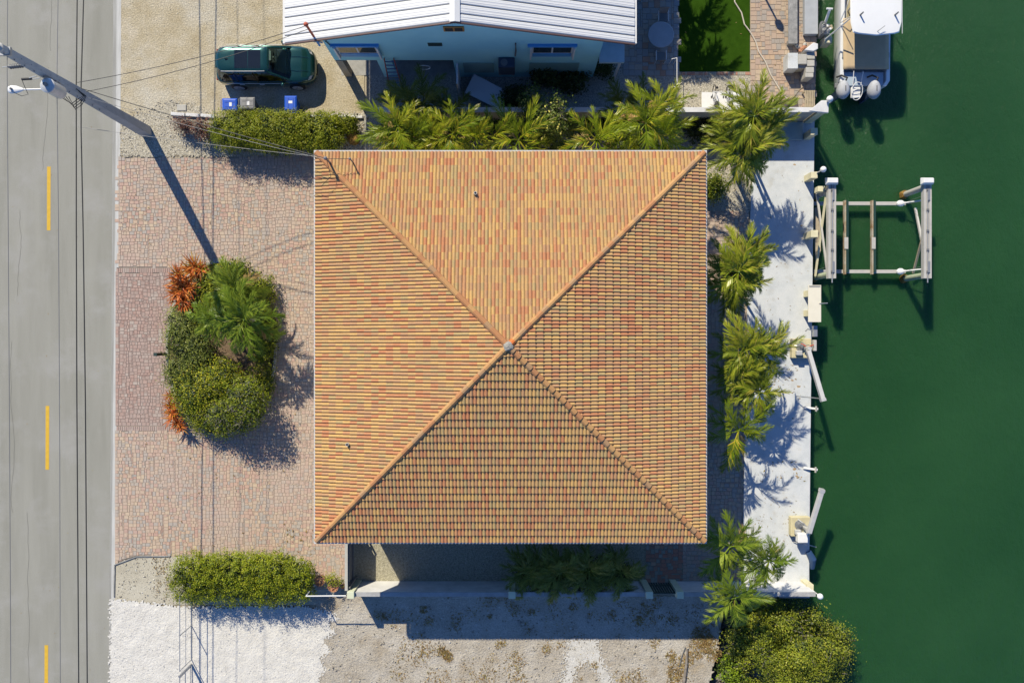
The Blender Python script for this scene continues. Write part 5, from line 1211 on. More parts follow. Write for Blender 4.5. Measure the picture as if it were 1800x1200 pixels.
q = MB(); q.tube([tuple(W(*p).xy) + (.05,) for p in ((1392, 174), (1405, 158), (1420, 147))], .015, 5); tag(q.build('dock_rope', M['wood']), 'thin rope on the pavers between the crate and the blocks', 'rope')
wm = [W(1375, 188), W(1384, 178), W(1401, 175), W(1403, 190)]
q = MB(); q.prism([(p.x, p.y) for p in wm][::-1], .05, .075); tag(q.build('floor_mat', M['mat_dark']), 'dark folded mat on the pavers behind the upper garden wall', 'mat')
cr = thing('slatted_crate', 'wooden slatted crate standing at the seawall corner', 'crate', W(1421, 172, 0))
a = W(1415, 188, .5); b = W(1433, 159, .5)
for k in range(6):
    x = a.x + (b.x - a.x) * (k + .1) / 6; q = MB(); q.bb(x, x + .055, a.y, b.y, .46, .5); q.build('slat', M['wood'], cr)
for y in (a.y + .03, b.y - .03, (a.y + b.y) / 2):
    q = MB(); q.bb(a.x - .02, b.x + .02, y - .03, y + .03, .41, .457); q.build('batten', M['wood'], cr)
for x in (a.x + .03, b.x - .03):
    for y in (a.y + .03, b.y - .03):
        q = MB(); q.bb(x - .03, x + .03, y - .029, y + .029, .04, .408); q.build('leg', M['wood'], cr)
q = MB(); a = W(1233, 206); b = W(1305, 163); q.bb(a.x, b.x, a.y, b.y, .008, .05); tag(q.build('white_pad', M['white'], bevel=.01), 'white painted pad under the two bicycles on the gravel', 'pad')
def bicycle(px, lean, basket, label):
    x = W(px, 180).x; yf = W(px, 162, .33).y; t = thing('bicycle', label, 'bicycle', (x, yf - .6, .05), 'white bicycles behind the upper garden wall')
    yr = yf - 1.02
    for y in (yf, yr):
        q = MB(); q.tube([(x, y + .33 * math.cos(a), .38 + .33 * math.sin(a)) for a in np.linspace(0, 6.283, 22)], .022, 6); wh = q.build('wheel', M['black'], t)
        q = MB(); q.tube([(x - .03, y, .38), (x + .03, y, .38)], .03, 8); q.build('hub', M['steel'], wh)
    fr = [((x, yr, .38), (x, yr + .42, .34)), ((x, yr + .42, .34), (x, yr + .28, .86)), ((x, yr, .38), (x, yr + .28, .82)), ((x, yr + .42, .34), (x, yf - .18, .78)), ((x, yf, .38), (x, yf - .22, 1.02)), ((x, yr + .3, .7), (x, yf - .18, .78))]
    q = MB()
    for a, b in fr: q.bar(a, b, .05)
    q.build('frame', M['white'], t)
    q = MB(); q.tube([(x - .3, yf - .42, 1.04), (x - .22, yf - .2, 1.06), (x, yf - .2, 1.02), (x + .22, yf - .2, 1.06), (x + .3, yf - .42, 1.04)], .02, 6); q.build('handlebar', M['white'], t)
    q = MB(); q.ball((x, yr + .22, .92), .12, 9, 6, (1, 1.6, .5)); q.build('saddle', M['black'], t)
    q = MB(); q.ball((x, yf + .02, .98), .07, 8, 6); q.build('front_lamp', M['black'], t)
    for s in (-.3, .3):
        q = MB(); q.tube([(x + s, yf - .42, 1.04), (x + s, yf - .54, 1.03)], .03, 6); q.build('grip', M['black'], t)
    if basket:
        q = MB(); q.loft([[(x + w * sx, yf - .02 + w * sy * .8, z) for sx, sy in ((-1, -1), (1, -1), (1, 1), (-1, 1))] for w, z in ((.14, .78), (.2, 1.05), (.18, 1.05), (.12, .8))], caps=False); q.build('basket', M['grey'], t)
bicycle(1252, 0, False, 'white bicycle without basket, nearer the round patio table')
bicycle(1276, 0, True, 'white bicycle with dark front basket beside the tall palm')
# lamp post whose shadow falls on the walk
w = W(1312, -65); lpn = thing('garden_lamp', 'garden lamp post casting the spoon shaped shadow on the paver walk', 'lamp post', (w.x, w.y, 0))
q = MB(); q.tube([(w.x, w.y, 0), (w.x, w.y, 2.85)], [.06, .045], 10); q.build('post', M['green_metal'], lpn)
q = MB(); q.lathe((w.x, w.y, 2.8), [(.06, 0), (.17, .1), (.19, .3), (.10, .45), (.02, .5)], 14); q.build('lantern', M['globe'], lpn)

# pots by the lower hedge, mailbox post, stump
def pot(px, py, r, h, label, leafy):
    w = W(px, py, h); t = thing('flower_pot', label, 'flower pot', (w.x, w.y, .04), 'terracotta pots by the corner post')
    q = MB(); q.lathe((w.x, w.y, .037), [(r * .7, 0), (r * .95, h - .08), (r * 1.04, h - .07), (r * 1.04, h), (r * .9, h), (r * .86, h - .06)], 20); q.build('pot', M['terracotta'], t, smooth=False)
    q = MB(); q.lathe((w.x, w.y, h - .06), [(r * .85, 0), (r * .5, .015), (.01, .02)], 14); q.build('soil', M['soil'], t)
    return t
POT1 = pot(562, 1020, .28, .42, 'empty looking terracotta pot touching the end of the lower hedge', False)
POT2 = pot(586, 1030, .28, .42, 'terracotta pot holding the yellow green plant near the corner post', True)
pot(603, 1030, .13, .25, 'smallest terracotta pot beside the green corner post', False)
w = W(292, 622); mp = thing('sign_post', 'dark green square post leaning out of the island shrubs towards the road', 'post', (w.x, w.y, 0))
q = MB(); q.bb(w.x - .07, w.x + .07, w.y - .07, w.y + .07, 0, 1.22); q.build('shaft', M['green_metal'], mp)
q = MB(); q.bb(w.x - .085, w.x + .085, w.y - .085, w.y + .085, 1.22, 1.27); q.build('cap', M['green_metal'], mp)
w = W(619, 240, .5); q = MB(); q.lathe((w.x, w.y, 0), [(.34, 0), (.30, .35), (.28, .5), (.2, .52), (.05, .46)], 14); tag(q.build('palm_stump', M['barnacle']), 'brown cut palm stump between the upper hedge and the areca palms', 'stump')
q = MB(); a, b = W(648, 233), W(1322, 233); q.bb(a.x, b.x, a.y - .06, a.y + .06, -.01, .1); tag(q.build('bed_edging', M['concrete'], bevel=.01), 'low concrete edging along the shaded palm bed above the tiled roof', 'edging')

# ---------------------------------------------------------------- vegetation
def leaves_mesh(name, P, N, size, m, rnd=None, aspect=0.5, jit=0.55):
    """one folded leaf (two triangles as a quad kite) per point P with rough normal N"""
    n = len(P); N = N + rng.normal(0, jit, (n, 3)); N /= np.linalg.norm(N, axis=1, keepdims=True) + 1e-9
    T = rng.normal(0, 1, (n, 3)); T -= N * (T * N).sum(1, keepdims=True); T /= np.linalg.norm(T, axis=1, keepdims=True) + 1e-9
    B = np.cross(N, T); s = size * rng.uniform(.65, 1.3, (n, 1))
    V = np.stack([P - T * s * .5, P + B * s * aspect * .5 + N * s * .10, P + T * s * .5 - N * s * .06, P - B * s * aspect * .5 + N * s * .10], 1)
    r = rng.random(n) if rnd is None else rnd
    return fast_mesh(name, V, 4, r, m)

def blob_points(blobs, n, p=2.0, clump=22, spread=0.16, up=0.6, shell=5.0, fill=0.12, rough=.06):
    """clustered leaf points on the shells of (super)ellipsoids; blobs: (cx,cy,cz,rx,ry,rz)"""
    vol = np.array([max(b[3] * b[4], b[3] * b[5], b[4] * b[5]) for b in blobs]); vol = vol / vol.sum()
    PP, NN, RR = [], [], []
    for b, f in zip(blobs, vol):
        k = int(n * f); nc = max(8, k // clump)
        D = rng.normal(0, 1, (nc, 3)); D /= np.linalg.norm(D, axis=1, keepdims=True); D[:, 2] = np.where(D[:, 2] < -.2, -D[:, 2], D[:, 2])
        rad = (np.abs(D) ** p).sum(1, keepdims=True) ** (-1 / p)
        C = D * rad * (rng.random((nc, 1)) ** (1 / shell)) * (1 + rng.normal(0, rough, (nc, 1)))
        ii = rng.integers(0, nc, k); size = np.array(b[3:6])
        Q = C[ii] * size + rng.normal(0, 1, (k, 3)) * spread * rng.uniform(.5, 1.2, (nc, 1))[ii]
        spr = int(k * .05); Q[-spr:] += (Q[-spr:] / size) * rng.uniform(.02, .16, (spr, 1)) / np.maximum(.3, np.linalg.norm(Q[-spr:] / size, axis=1, keepdims=True))
        nf = int(k * fill)
        if nf: Q[:nf] = rng.uniform(-1, 1, (nf, 3)) * size * .8
        Nn = Q / size; Nn /= np.linalg.norm(Nn, axis=1, keepdims=True) + 1e-9; Nn[:, 2] += up
        PP.append(Q + np.array(b[:3])); NN.append(Nn); cr = rng.random(nc)
        RR.append(np.clip(cr[ii] * .45 + rng.random(k) * .55, 0, 1) if True else None)
    P = np.concatenate(PP); N = np.concatenate(NN); Rr = np.concatenate(RR); ok = P[:, 2] > .02
    return P[ok], N[ok], Rr[ok]

def shrub(name, label, cat, blobs, n, size, m, group=None, p=2.0, stems=8, core=True, clump=22, spread=.16, aspect=.55, twig=0, shell=5.0, corem=None, z0=0.0):
    c = np.array(blobs); loc = (float(c[:, 0].mean()), float(c[:, 1].mean()), z0)
    t = thing(name, label, cat, loc, group)
    P, N, r = blob_points(blobs, n, p, clump, spread, shell=shell)
    P = P - np.array(loc)
    link_mesh('foliage', leaves_mesh('foliage', P, N, size, m, r, aspect), t)
    q = MB()
    for b in blobs:
        for k in range(max(2, stems // len(blobs))):
            a = random.random() * 6.3; rr = random.random() ** .5 * .8
            x, y = b[0] + b[3] * rr * math.cos(a), b[1] + b[4] * rr * math.sin(a)
            q.tube([(b[0] + (x - b[0]) * .5, b[1] + (y - b[1]) * .5, z0 - .02), ((x + b[0]) / 2 + (x - b[0]) * .3, (y + b[1]) / 2 + (y - b[1]) * .3, z0 + (b[2] + b[5] - z0) * .5), (x, y, b[2] + b[5] * .75 * (1 - rr * .4))], [.03, .02, .008], 5)
    q.build('stem', M['twig'], t)
    if core:                                                          # dense inner leaves, interior shade put into their dark colour; hides the ground
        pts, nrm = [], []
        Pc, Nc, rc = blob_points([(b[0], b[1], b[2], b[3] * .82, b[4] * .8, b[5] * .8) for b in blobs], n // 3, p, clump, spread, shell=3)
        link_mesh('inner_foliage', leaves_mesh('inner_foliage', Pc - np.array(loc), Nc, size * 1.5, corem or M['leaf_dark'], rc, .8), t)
    if twig:
        q = MB()
        for k in range(twig):
            b = random.choice(blobs); a = random.random() * 6.3; rr = random.random() ** .5 * .9
            x, y = b[0] + b[3] * rr * math.cos(a), b[1] + b[4] * rr * math.sin(a); z = b[2] + b[5] * math.sqrt(max(0, 1 - rr * rr)) * .98
            for _ in range(3):
                q.tube([(x, y, z - .15), (x + random.uniform(-.18, .18), y + random.uniform(-.18, .18), z + random.uniform(.0, .1))], [.008, .004], 3)
        tag(q.build('twig', M['twig'], t), kind='stuff')
    return t

def B(px0, px1, py0, py1, z0, z1):
    """ellipsoid whose top outline is seen between those pixels"""
    zm = z0 + (z1 - z0) * .6; a = W(px0, py1, zm); b = W(px1, py0, zm)
    return ((a.x + b.x) / 2, (a.y + b.y) / 2, z0 + (z1 - z0) * .45, (b.x - a.x) / 2, (b.y - a.y) / 2, (z1 - z0) * .55)

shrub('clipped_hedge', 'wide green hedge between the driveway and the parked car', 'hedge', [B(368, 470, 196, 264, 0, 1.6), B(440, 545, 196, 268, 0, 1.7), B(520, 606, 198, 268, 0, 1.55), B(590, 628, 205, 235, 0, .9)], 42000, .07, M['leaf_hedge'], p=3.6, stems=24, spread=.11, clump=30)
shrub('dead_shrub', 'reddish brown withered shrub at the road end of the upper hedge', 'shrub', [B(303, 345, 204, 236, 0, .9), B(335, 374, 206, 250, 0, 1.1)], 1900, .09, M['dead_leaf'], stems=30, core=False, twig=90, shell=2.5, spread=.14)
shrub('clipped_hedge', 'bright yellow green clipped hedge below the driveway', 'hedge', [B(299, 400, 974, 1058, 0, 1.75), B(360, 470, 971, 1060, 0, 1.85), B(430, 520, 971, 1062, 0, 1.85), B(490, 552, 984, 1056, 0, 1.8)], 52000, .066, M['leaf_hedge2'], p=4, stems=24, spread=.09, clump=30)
# planted island
isle = flat('planting_island', [(390 + 93 * math.cos(a), 612 + 150 * math.sin(a)) for a in np.linspace(0, 6.283, 40, endpoint=False)], .042, M['mulch'])
for k in range(64):
    a0, a1 = 2 * math.pi * k / 64, 2 * math.pi * (k + .92) / 64
    p0 = W(390 + 95 * math.cos(a0), 612 + 152 * math.sin(a0)); p1 = W(390 + 95 * math.cos(a1), 612 + 152 * math.sin(a1))
    q = MB(); q.bar((p0.x, p0.y, .08), (p1.x, p1.y, .08), .12, .10); q.build('edging_stone', M['concrete_lt'], isle)
shrub('island_shrub', 'low green shrub at the top of the island beside the orange plant', 'shrub', [B(340, 420, 462, 545, 0, .9), B(385, 440, 455, 500, 0, 1.0), B(330, 390, 520, 575, 0, .85)], 9000, .085, M['leaf_lime'], 'shrubs of the planted island')
shrub('island_shrub', 'rounded clipped green shrub along the right rim of the island', 'shrub', [B(425, 484, 480, 560, 0, .95), B(440, 487, 540, 640, 0, .95), B(445, 480, 640, 700, 0, .9)], 9500, .08, M['leaf_hedge'], 'shrubs of the planted island', p=2.6)
shrub('island_shrub', 'grey green twiggy shrub on the road side of the island', 'shrub', [B(289, 345, 535, 600, 0, 1.0), B(287, 352, 552, 640, 0, 1.15), B(310, 375, 575, 665, 0, 1.2), B(284, 345, 620, 690, 0, 1.1)], 13000, .075, M['leaf_isle'], 'shrubs of the planted island', twig=160)
shrub('island_shrub', 'large lime green mound at the lower end of the island', 'shrub', [B(300, 400, 645, 745, 0, 1.5), B(340, 430, 625, 720, 0, 1.4), B(325, 420, 690, 768, 0, 1.4)], 18000, .08, M['leaf_lime'], 'shrubs of the planted island', twig=70)
shrub('island_shrub', 'twiggy yellow flowered shrub at the lower right of the island', 'shrub', [B(392, 474, 650, 755, 0, 1.7), B(360, 455, 690, 770, 0, 1.6), B(395, 470, 665, 760, 1.1, 2.6), B(360, 430, 700, 765, 1.0, 2.3)], 8200, .085, M['leaf_lime'], 'shrubs of the planted island', twig=260, shell=3)
# orange strap-leaved clumps: every strap is a leaf of its own
def strap_meshes(k):
    out = []
    for s in range(k):
        q = MB(); n = 6; L = random.uniform(.7, .98); w = random.uniform(.07, .095); lift = random.uniform(.25, .6); V = []
        for i in range(n + 1):
            t = i / n; x = L * t; z = L * (lift * t * 1.6 - (lift * 1.1 + .15) * t * t); ww = w * (1 - t ** 2.2) * (.7 + .6 * t) / 2 + .002
            V += [(x, -ww, z + .012), (x, 0, z), (x, ww, z + .012)]
        f = []
        for i in range(n):
            for j in range(2): f.append((i * 3 + j, i * 3 + j + 1, i * 3 + j + 4, i * 3 + j + 3))
        q.add(V, f, 0.0); out.append(q.mesh('leaf', M['bromeliad'], smooth=True))
    return out
STRAPS = strap_meshes(6)
def strap_clump(label, centers, z, per):
    w = W(centers[0][0], centers[0][1], z); t = thing('orange_bromeliad', label, 'bromeliad', (w.x, w.y, 0.04), 'orange plants of the island')
    q = MB()
    for (px, py, sc_) in centers:
        c = W(px, py, z); q.tube([(c.x, c.y, .03), (c.x, c.y, z)], .05, 6)
        for k in range(per):
            o = link_mesh('leaf', random.choice(STRAPS), t, (c.x - w.x, c.y - w.y, z - .05 + random.uniform(0, .12)))
            o.rotation_euler = (random.uniform(-.3, .3), -random.uniform(-.1, .8), 2 * math.pi * (k + random.random()) / per); s = sc_ * random.uniform(.7, 1.15); o.scale = (s, s, s)
    q.build('stem', M['twig'], t)
strap_clump('large clump of orange strap leaves at the upper road side of the island', [(322, 496, 1.0), (338, 476, .95), (312, 514, .95), (326, 526, .9), (356, 474, .75), (335, 505, .9), (316, 484, .9), (328, 538, .7), (324, 508, 1.0), (345, 468, .9)], .65, 30)
strap_clump('small clump of orange strap leaves at the lower road side of the island', [(304, 712, .75), (308, 732, .8), (320, 750, .65), (301, 696, .55), (306, 722, .75), (313, 742, .7)], .5, 26)
strap_clump('tiny orange plant in the open middle of the island', [(418, 655, .5)], .25, 9)

# palms
def frond_mesh(L, leaf, n, droop, rise, ang0, ang1, m, vee, seed, width=.04, ldroop=.25):
    rnd_ = random.Random(seed); V = []; Fq = []; rr = []
    q = MB(); cur = []
    for i in range(11):
        t = i / 10; cur.append(Vector((L * t * (1 - .08 * t), .06 * L * math.sin(2.2 * t) * (rnd_.random() - .5), L * (rise * t - droop * t * t))))
    def at(t):
        f = t * 10; i = min(9, int(f)); return cur[i].lerp(cur[i + 1], f - i), (cur[i + 1] - cur[i]).normalized()
    q.tube(cur, [.022 * L ** .5 * (1 - .85 * i / 10) + .003 for i in range(11)], 4)
    q.r = [0.0] * len(q.f)
    for i in range(n):
        t = .16 + .83 * (i + .5) / n; p, d = at(t); side = d.cross(Vector((0, 0, 1))).normalized(); up = side.cross(d)
        ll = leaf * (.45 + .75 * math.sin(math.pi * min(1, .18 + t * .78))) * (1 - .45 * max(0, t - .75) / .25)
        ang = ang0 + (ang1 - ang0) * t
        for s in (-1, 1):
            a = R(ang + rnd_.uniform(-7, 7)); vv = vee + rnd_.uniform(-.12, .12)
            dd = (d * math.cos(a) + side * s * math.sin(a) + up * vv).normalized(); l = ll * rnd_.uniform(.85, 1.1)
            w = width * (.8 + .4 * rnd_.random()); ww = d * w * .5
            m_ = p + dd * l * .5 - Vector((0, 0, ldroop * .22 * l)); e = p + dd * l - Vector((0, 0, ldroop * l))
            q.add([p - ww * .6, p + ww * .6, m_ + ww, e, m_ - ww], [(0, 1, 2, 4), (4, 2, 3)], rnd_.random() * .5)
    return q.mesh('frond', m)
def frond_set(kind, m, k=6):
    out = []
    for s in range(k):
        f = random.uniform
        if kind == 'feather': out.append(frond_mesh(2.05 * f(.88, 1.12), .50, 52, f(.38, .64), f(.22, .42), 50, 22, m, .42, s, .048, .34))
        if kind == 'areca': out.append(frond_mesh(2.15 * f(.9, 1.1), .54, 42, f(.42, .70), f(.30, .48), 50, 22, m, .30, s + 50, .050, .36))
        if kind == 'robellini': out.append(frond_mesh(1.5 * f(.9, 1.1), .38, 40, f(.35, .6), f(.3, .4), 66, 35, m, .12, s + 90, .030, .3))
        if kind == 'full': out.append(frond_mesh(2.0 * f(.9, 1.1), .52, 50, f(.40, .62), f(.25, .42), 54, 24, m, .36, s + 20, .046, .36))
    return out
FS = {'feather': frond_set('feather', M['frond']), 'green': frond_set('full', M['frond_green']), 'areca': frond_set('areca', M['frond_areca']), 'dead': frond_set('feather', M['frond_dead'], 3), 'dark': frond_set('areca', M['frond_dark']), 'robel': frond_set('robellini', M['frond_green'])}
def palm(label, crowns, kind, group, n=15, name='palm_tree', cat='palm', tr=.09, scale=1.0, emin=-.4, emax=.95, base=None, z0=0.0):
    """crowns: list of (px, py, z, scale); trunks rise from a common base"""
    c0 = W(*crowns[0][:3]); bx_, by_ = (c0.x, c0.y) if base is None else W(*base).xy
    t = thing(name, label, cat, (bx_, by_, z0), group)
    for (px, py, z, s_) in crowns:
        dead = {n - 1} if kind in ('feather', 'green') else ({n - 2} if kind == 'areca' else set())
        c = W(px, py, z); gx, gy = bx_ + (c.x - bx_) * .45, by_ + (c.y - by_) * .45
        q = MB(); pts = []; rad = []
        for k in range(9):
            u = k / 8; pts.append((gx + (c.x - gx) * u ** 1.5, gy + (c.y - gy) * u ** 1.5, z0 - .02 + (z - z0) * u)); rad.append(tr * s_ * (1.15 - .45 * u) * (1 + .06 * (k % 2)))
        q.tube(pts, rad, 8); q.build('trunk', M['palm_trunk'], t)
        q = MB(); q.tube([(c.x, c.y, z - .55 * s_), (c.x, c.y, z - .2 * s_), (c.x, c.y, z + .12 * s_)], [tr * .8 * s_, tr * 1.0 * s_, tr * .4 * s_], 8); q.build('crownshaft', M['crownshaft'], t)
        for k in range(n):
            o = link_mesh('frond', random.choice(FS[kind]), t, (c.x - bx_, c.y - by_, z - z0 + random.uniform(-.05, .05)))
            if k in dead: o.data = random.choice(FS['dead'])
            lvl = ((k * 0.618) % 1); el = emin + (emax - emin) * lvl ** 1.3
            if k in dead: el = -.75
            o.rotation_euler = (random.uniform(-.35, .35), -el, k * 2.39996 + random.uniform(-.25, .25)); s = s_ * scale * random.uniform(.8, 1.1); o.scale = (s, s, s)
    return t
EG = 'palms between the tiled house and the dock'
palm('tall palm whose crown overlaps the canal end of the upper garden wall', [(1325, 205, 4.4, .96), (1342, 228, 3.9, .9)], 'feather', EG, 22, base=(1318, 262))
palm('palm at the upper right corner of the tiled roof, below the tallest one', [(1306, 268, 3.6, .98), (1290, 232, 3.2, .8)], 'feather', EG, 20, base=(1300, 300))
palm('dense palm clump right of the roof beside the shaded paver walk', [(1298, 478, 3.9, 1.0), (1316, 452, 3.6, .85), (1290, 505, 3.2, .85)], 'feather', EG, 20, base=(1276, 482))
palm('widest palm clump right of the roof apex reaching over the dock', [(1308, 618, 3.5, .98), (1344, 622, 3.3, .9), (1300, 660, 3.1, .9), (1334, 690, 3.0, .85)], 'feather', EG, 17, base=(1285, 632))
palm('single open crowned palm below the widest clump', [(1298, 756, 2.9, 1.0)], 'areca', EG, 12, base=(1280, 750), tr=.07)
palm('twin crowned palm at the lower right corner of the tiled roof', [(1283, 960, 3.9, .95), (1352, 985, 3.6, .85)], 'green', EG, 17, base=(1290, 950))
palm('palm crown drooping over the lower garden wall near the bottom right tree', [(1292, 1050, 3.6, .9)], 'green', EG, 16, base=(1275, 1005))
NG = 'areca palms in the bed above the tiled roof'
palm('bright areca palm next to the cut stump, leftmost in the bed above the roof', [(700, 222, 4.3, .9), (722, 240, 4.0, .8), (688, 245, 3.7, .7)], 'areca', NG, 11, tr=.05, base=(735, 270))
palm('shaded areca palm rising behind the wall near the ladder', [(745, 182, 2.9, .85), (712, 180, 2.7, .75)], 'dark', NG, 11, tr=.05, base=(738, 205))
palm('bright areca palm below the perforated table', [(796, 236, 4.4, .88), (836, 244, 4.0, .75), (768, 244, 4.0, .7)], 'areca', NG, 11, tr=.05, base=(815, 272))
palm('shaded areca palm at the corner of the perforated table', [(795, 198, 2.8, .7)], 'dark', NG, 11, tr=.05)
palm('leaning areca palm between the two bright clumps at the left of the bed', [(752, 246, 3.7, .7), (735, 225, 3.6, .65)], 'areca', NG, 9, tr=.05, base=(760, 262))
palm('slender areca palm left of the flowering shrub', [(868, 240, 3.9, .7)], 'areca', NG, 9, tr=.05)
palm('slender areca palm between the flowering shrub and the large right clump', [(1085, 232, 3.4, .65)], 'areca', NG, 9, tr=.05)
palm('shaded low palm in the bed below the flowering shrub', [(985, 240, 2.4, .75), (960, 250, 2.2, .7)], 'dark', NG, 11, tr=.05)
palm('open areca palm with a few wide fronds below the flowering shrub', [(912, 246, 4.2, 1.0)], 'areca', NG, 11, tr=.05)
palm('small areca palm standing apart in the middle of the right half of the bed', [(1048, 246, 4.2, .95)], 'areca', NG, 11, tr=.05)
palm('large areca palm at the right end of the bed below the towel rack', [(1135, 218, 4.6, .95), (1168, 190, 4.2, .75), (1162, 240, 4.0, .85), (1106, 240, 3.8, .7)], 'areca', NG, 11, tr=.05, base=(1120, 265))
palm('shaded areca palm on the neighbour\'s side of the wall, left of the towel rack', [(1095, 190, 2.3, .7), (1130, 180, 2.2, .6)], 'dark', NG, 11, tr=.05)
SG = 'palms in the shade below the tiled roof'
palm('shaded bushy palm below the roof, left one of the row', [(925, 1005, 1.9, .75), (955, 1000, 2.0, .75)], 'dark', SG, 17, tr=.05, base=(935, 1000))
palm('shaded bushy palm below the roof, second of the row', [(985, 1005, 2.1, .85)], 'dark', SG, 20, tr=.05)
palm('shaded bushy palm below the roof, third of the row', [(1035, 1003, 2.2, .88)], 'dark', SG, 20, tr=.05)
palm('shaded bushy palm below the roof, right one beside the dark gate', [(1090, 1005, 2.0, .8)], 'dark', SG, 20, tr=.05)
IG = 'palms of the planted island'
palm('feathery green palm on the right of the planted island', [(430, 562, 2.9, 1.02)], 'green', IG, 19)
palm('smaller green palm at the top of the planted island', [(412, 508, 2.5, .85)], 'green', IG, 17)
palm('smallest green palm on the planted island, towards the road', [(378, 560, 2.0, .75)], 'green', IG, 15)
palm('palm above the lawn whose shadow covers the artificial turf', [(1128, -150, 4.6, 1.25), (1160, -215, 4.4, 1.2), (1175, -120, 4.2, 1.1)], 'feather', None, 20, base=(1165, -90))

w = W(965, 205, 2.2)
shrub('flowering_shrub', 'loose shrub with pale yellow flower heads at the wall, right of the perforated table', 'shrub', [B(905, 960, 150, 225, .6, 3.2), B(930, 1003, 178, 245, 2.2, 4.9), B(950, 1000, 170, 210, 2.0, 4.6)], 3600, .12, M['leaf_flower'], core=False, twig=60, shell=2.2, stems=20, spread=.2)
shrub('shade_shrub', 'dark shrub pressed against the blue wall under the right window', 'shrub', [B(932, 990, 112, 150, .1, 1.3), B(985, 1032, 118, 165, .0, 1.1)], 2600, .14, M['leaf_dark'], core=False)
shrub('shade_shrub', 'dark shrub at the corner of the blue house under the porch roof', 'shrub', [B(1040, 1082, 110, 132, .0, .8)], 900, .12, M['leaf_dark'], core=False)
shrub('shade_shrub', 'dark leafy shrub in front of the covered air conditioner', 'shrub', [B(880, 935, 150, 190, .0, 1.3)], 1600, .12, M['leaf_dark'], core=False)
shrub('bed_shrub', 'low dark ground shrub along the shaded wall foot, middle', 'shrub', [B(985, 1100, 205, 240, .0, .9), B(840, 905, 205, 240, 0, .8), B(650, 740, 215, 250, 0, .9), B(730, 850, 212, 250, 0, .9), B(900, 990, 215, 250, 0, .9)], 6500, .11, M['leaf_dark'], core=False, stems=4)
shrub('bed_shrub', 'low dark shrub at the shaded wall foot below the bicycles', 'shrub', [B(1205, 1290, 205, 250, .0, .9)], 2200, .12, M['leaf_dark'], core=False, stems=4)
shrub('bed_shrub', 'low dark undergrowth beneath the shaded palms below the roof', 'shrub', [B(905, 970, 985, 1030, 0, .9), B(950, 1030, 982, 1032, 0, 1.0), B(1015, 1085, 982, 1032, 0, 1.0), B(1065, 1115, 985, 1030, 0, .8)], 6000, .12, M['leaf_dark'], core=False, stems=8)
shrub('corner_shrub', 'round green shrub at the right edge of the tiled roof', 'shrub', [B(1234, 1275, 308, 352, .0, 1.2)], 2200, .09, M['leaf_hedge'])
shrub('potted_plant', 'yellow green plant growing out of the terracotta pot', 'plant', [B(568, 600, 1010, 1030, .4, .85)], 420, .09, M['leaf_tree'], core=False, stems=5, z0=.4)
BG = 'trees and bushes at the bottom right shore'
def tree(label, blobs, n, size, m, trunk, tz, name='shore_tree'):
    c = W(*trunk); t = thing(name, label, 'tree', (c.x, c.y, tz), BG)
    P, N, r = blob_points(blobs, n, 2.0, 40, .24, shell=3.2, rough=.13)
    link_mesh('crown', leaves_mesh('crown', P - np.array((c.x, c.y, tz)), N, size, m, r, .5), t)
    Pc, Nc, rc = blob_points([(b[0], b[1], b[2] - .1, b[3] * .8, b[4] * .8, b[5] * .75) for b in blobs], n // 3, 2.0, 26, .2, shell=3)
    link_mesh('inner_crown', leaves_mesh('inner_crown', Pc - np.array((c.x, c.y, tz)), Nc, size * 1.5, M['leaf_dark'], rc, .7), t)  # larger inner leaves, crown shade put into the dark leaf colour
    q = MB(); q.tube([(c.x, c.y, tz - .3), (c.x + .1, c.y + .1, tz + .6), (c.x, c.y + .2, tz + 1.2)], [.17, .13, .10], 8); q.build('trunk', M['bark'], t)
    for b in blobs:
        q = MB(); mid = ((c.x + b[0]) / 2, (c.y + b[1]) / 2, (tz + 1.0 + b[2]) / 2)
        q.tube([(c.x, c.y + .1, tz + .8), mid, (b[0], b[1], b[2] + b[5] * .6)], [.08, .05, .02], 6)
        for k in range(4):
            a = random.random() * 6.3; e = (b[0] + b[3] * .95 * math.cos(a), b[1] + b[4] * .95 * math.sin(a), b[2] + b[5] * random.uniform(.2, .8))
            q.tube([(b[0], b[1], b[2]), ((b[0] + e[0]) / 2, (b[1] + e[1]) / 2, (b[2] + e[2]) / 2 + .15), e], [.03, .018, .006], 4)
        q.build('limb', M['bark'], t)
    q = MB()
    for k in range(260):
        b = random.choice(blobs); a = random.random() * 6.3; rr = random.random() ** .5 * .95
        x, y = b[0] + b[3] * rr * math.cos(a), b[1] + b[4] * rr * math.sin(a); z = b[2] + b[5] * math.sqrt(max(0, 1 - rr * rr))
        q.tube([(x, y, z - .3), (x + random.uniform(-.25, .25), y + random.uniform(-.25, .25), z + random.uniform(-.05, .08))], [.012, .005], 3)
    tag(q.build('twig', M['twig'], t), kind='stuff')
    return t
lobes = []
OUT = [(1300, 1120), (1330, 1098), (1362, 1085), (1395, 1078), (1428, 1088), (1455, 1110), (1482, 1122), (1478, 1150), (1470, 1180), (1462, 1215), (1330, 1215), (1305, 1165), (1300, 1140)]
rl_ = random.Random(5)
for (px, py) in OUT: r_ = rl_.uniform(17, 26); lobes.append(B(px - r_, px + r_, py - r_ * .9, py + r_ * .9, .0, rl_.uniform(.9, 1.6)))
for k in range(26):
    a = rl_.random() * 6.283; d = rl_.random() ** .5 * .78; px = 1388 + 85 * d * math.cos(a); py = 1150 + 62 * d * math.sin(a); r_ = rl_.uniform(17, 30)
    lobes.append(B(px - r_, px + r_, py - r_ * .9, py + r_ * .9, .3, rl_.uniform(1.7, 2.9) - d * .5))
tree('spreading olive green tree overhanging the canal at the bottom right', lobes, 52000, .095, M['leaf_tree'], (1375, 1120), -.6)
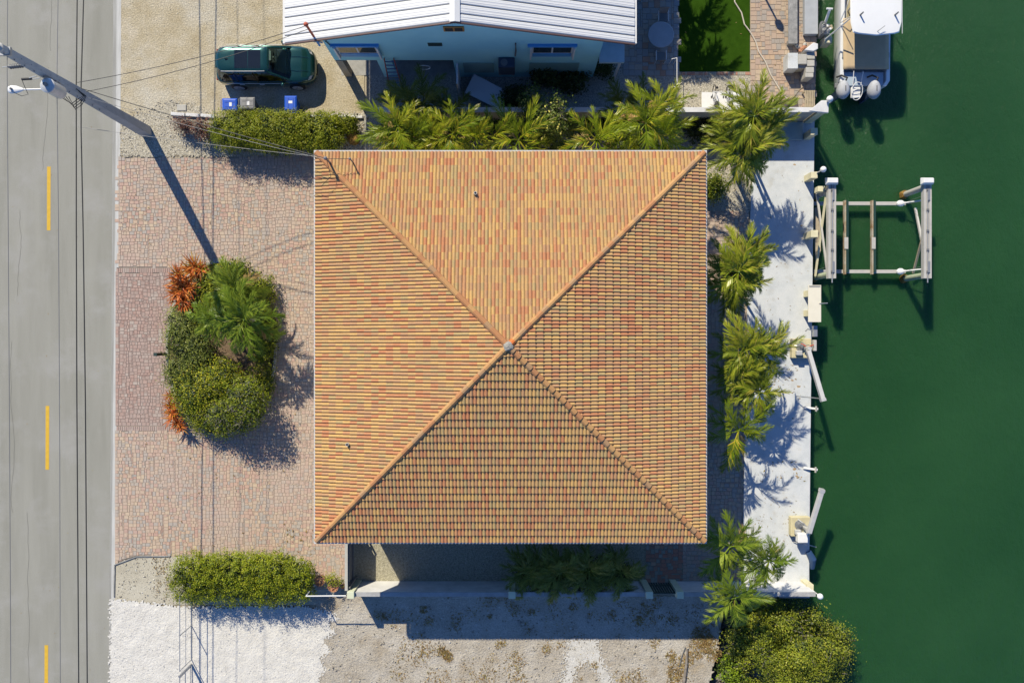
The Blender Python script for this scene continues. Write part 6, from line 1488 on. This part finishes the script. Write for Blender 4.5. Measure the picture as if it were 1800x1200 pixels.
tree('smaller darker tree squeezed between the lower wall and the olive tree', [B(1325, 1375, 1058, 1100, -.2, 1.2), B(1300, 1345, 1078, 1120, -.3, .9)], 3200, .12, M['leaf_hedge'], (1322, 1085), -.7)
shrub('shore_bush', 'bright light green bush at the bottom edge beside the olive tree', 'shrub', [B(1266, 1300, 1155, 1200, -.4, .9), B(1285, 1320, 1178, 1235, -.4, .8)], 3000, .11, M['leaf_bright'], z0=-.6)
# dry weeds on the dirt lot (uncountable)
V = []; rr = []
def tuft(px, py, r, n, h):
    c = W(px, py)
    for k in range(n):
        a = random.random() * 6.3; d = random.random() ** .6 * r; x, y = c.x + d * math.cos(a), c.y + d * math.sin(a)
        b = random.random() * 6.3; l = h * random.uniform(.5, 1.4); w = .012 + .02 * random.random()
        dx, dy = math.cos(b), math.sin(b)
        V.append([(x - dy * w, y + dx * w, .02), (x + dy * w, y - dx * w, .02), (x + dx * l * .8, y + dy * l * .8, .03 + l * random.uniform(.2, .7))]); rr.append(random.random())
for (px, py, r, n) in ((783, 1148, .22, 110), (776, 1144, .2, 70), (789, 1154, .25, 90), (770, 1141, .35, 50), (730, 1140, .9, 160), (745, 1143, .4, 60), (1233, 1118, .55, 380), (1246, 1132, .5, 300), (1225, 1140, .5, 220), (1186, 1178, .45, 200), (1180, 1152, .3, 120), (1255, 1150, .4, 200), (1205, 1160, .4, 180), (1190, 1195, .5, 200), (905, 1162, .6, 120), (850, 1190, .7, 130), (770, 1192, .7, 120), (960, 1140, .25, 60), (1045, 1168, .2, 50), (880, 1130, .3, 60), (910, 1190, .5, 90), (700, 1180, .5, 60), (1120, 1190, .5, 100), (1150, 1128, .3, 60), (1090, 1190, .4, 60)):
    tuft(px, py, r, n, .13)
for k in range(45): tuft(590 + 665 * random.random() ** .6, random.uniform(1056, 1200), random.uniform(.15, .6), random.randint(8, 30), .09)
for k in range(26): tuft(random.uniform(640, 1270), random.uniform(1056, 1100), random.uniform(.2, .7), random.randint(20, 60), .12)
for k in range(16): tuft(random.uniform(270, 300), random.uniform(980, 1050), .25, 14, .08)
o = link_mesh('dry_weeds', fast_mesh('dry_weeds', np.array(V), 3, rr, M['weed'])); tag(o, 'dry brown weeds scattered over the bare dirt lot', 'weeds', kind='stuff')
# fallen branch and pipe on the dirt lot
q = MB(); q.tube([tuple(W(*p).xy) + (.1,) for p in ((1207, 1138), (1206, 1165), (1201, 1200), (1198, 1240))], [.05, .07, .09, .1], 7); tag(q.build('fallen_log', M['bark']), 'grey fallen log among the dry weeds of the dirt lot', 'log')
q = MB(); q.tube([tuple(W(*p).xy) + (.07,) for p in ((1204, 1136), (1198, 1152), (1194, 1168))], .025, 5); tag(q.build('loose_pipe', M['grey']), 'thin dark pipe lying left of the fallen log', 'pipe')

# fallen leaves and small litter (uncountable)
V = []; rr = []
def litter(px0, px1, py0, py1, n, z, size=.05):
    for k in range(n):
        c = W(random.uniform(px0, px1), random.uniform(py0, py1)); a = random.random() * 6.3; l = size * random.uniform(.5, 1.6); w_ = l * random.uniform(.2, .45)
        ca, sa = math.cos(a), math.sin(a); dz = random.uniform(0, .02)
        V.append([(c.x - ca * l, c.y - sa * l, z), (c.x + sa * w_, c.y - ca * w_, z + dz), (c.x + ca * l, c.y + sa * l, z + dz), (c.x - sa * w_, c.y + ca * w_, z)]); rr.append(random.random())
litter(1325, 1415, 640, 700, 60, .056); litter(1330, 1415, 810, 850, 40, .056); litter(1325, 1400, 870, 960, 90, .056, .04); litter(1330, 1420, 290, 560, 60, .056, .04)
litter(215, 550, 285, 460, 60, .045, .04); litter(490, 556, 480, 960, 50, .045, .04); litter(215, 540, 775, 975, 70, .045, .045); litter(500, 556, 930, 976, 30, .045, .06)
litter(1320, 1430, 0, 180, 40, .055, .04); litter(1245, 1315, 280, 420, 60, .05, .05); litter(10, 195, 0, 1200, 70, .006, .03)
litter(560, 650, 205, 265, 120, .03, .06); litter(300, 480, 470, 760, 160, .05, .06); litter(1195, 1315, 10, 125, 8, .02, .05)
o = link_mesh('leaf_litter', fast_mesh('leaf_litter', np.array(V), 4, rr, M['weed'])); tag(o, 'small brown fallen leaves on the paving, road and dock', 'leaves', kind='stuff')
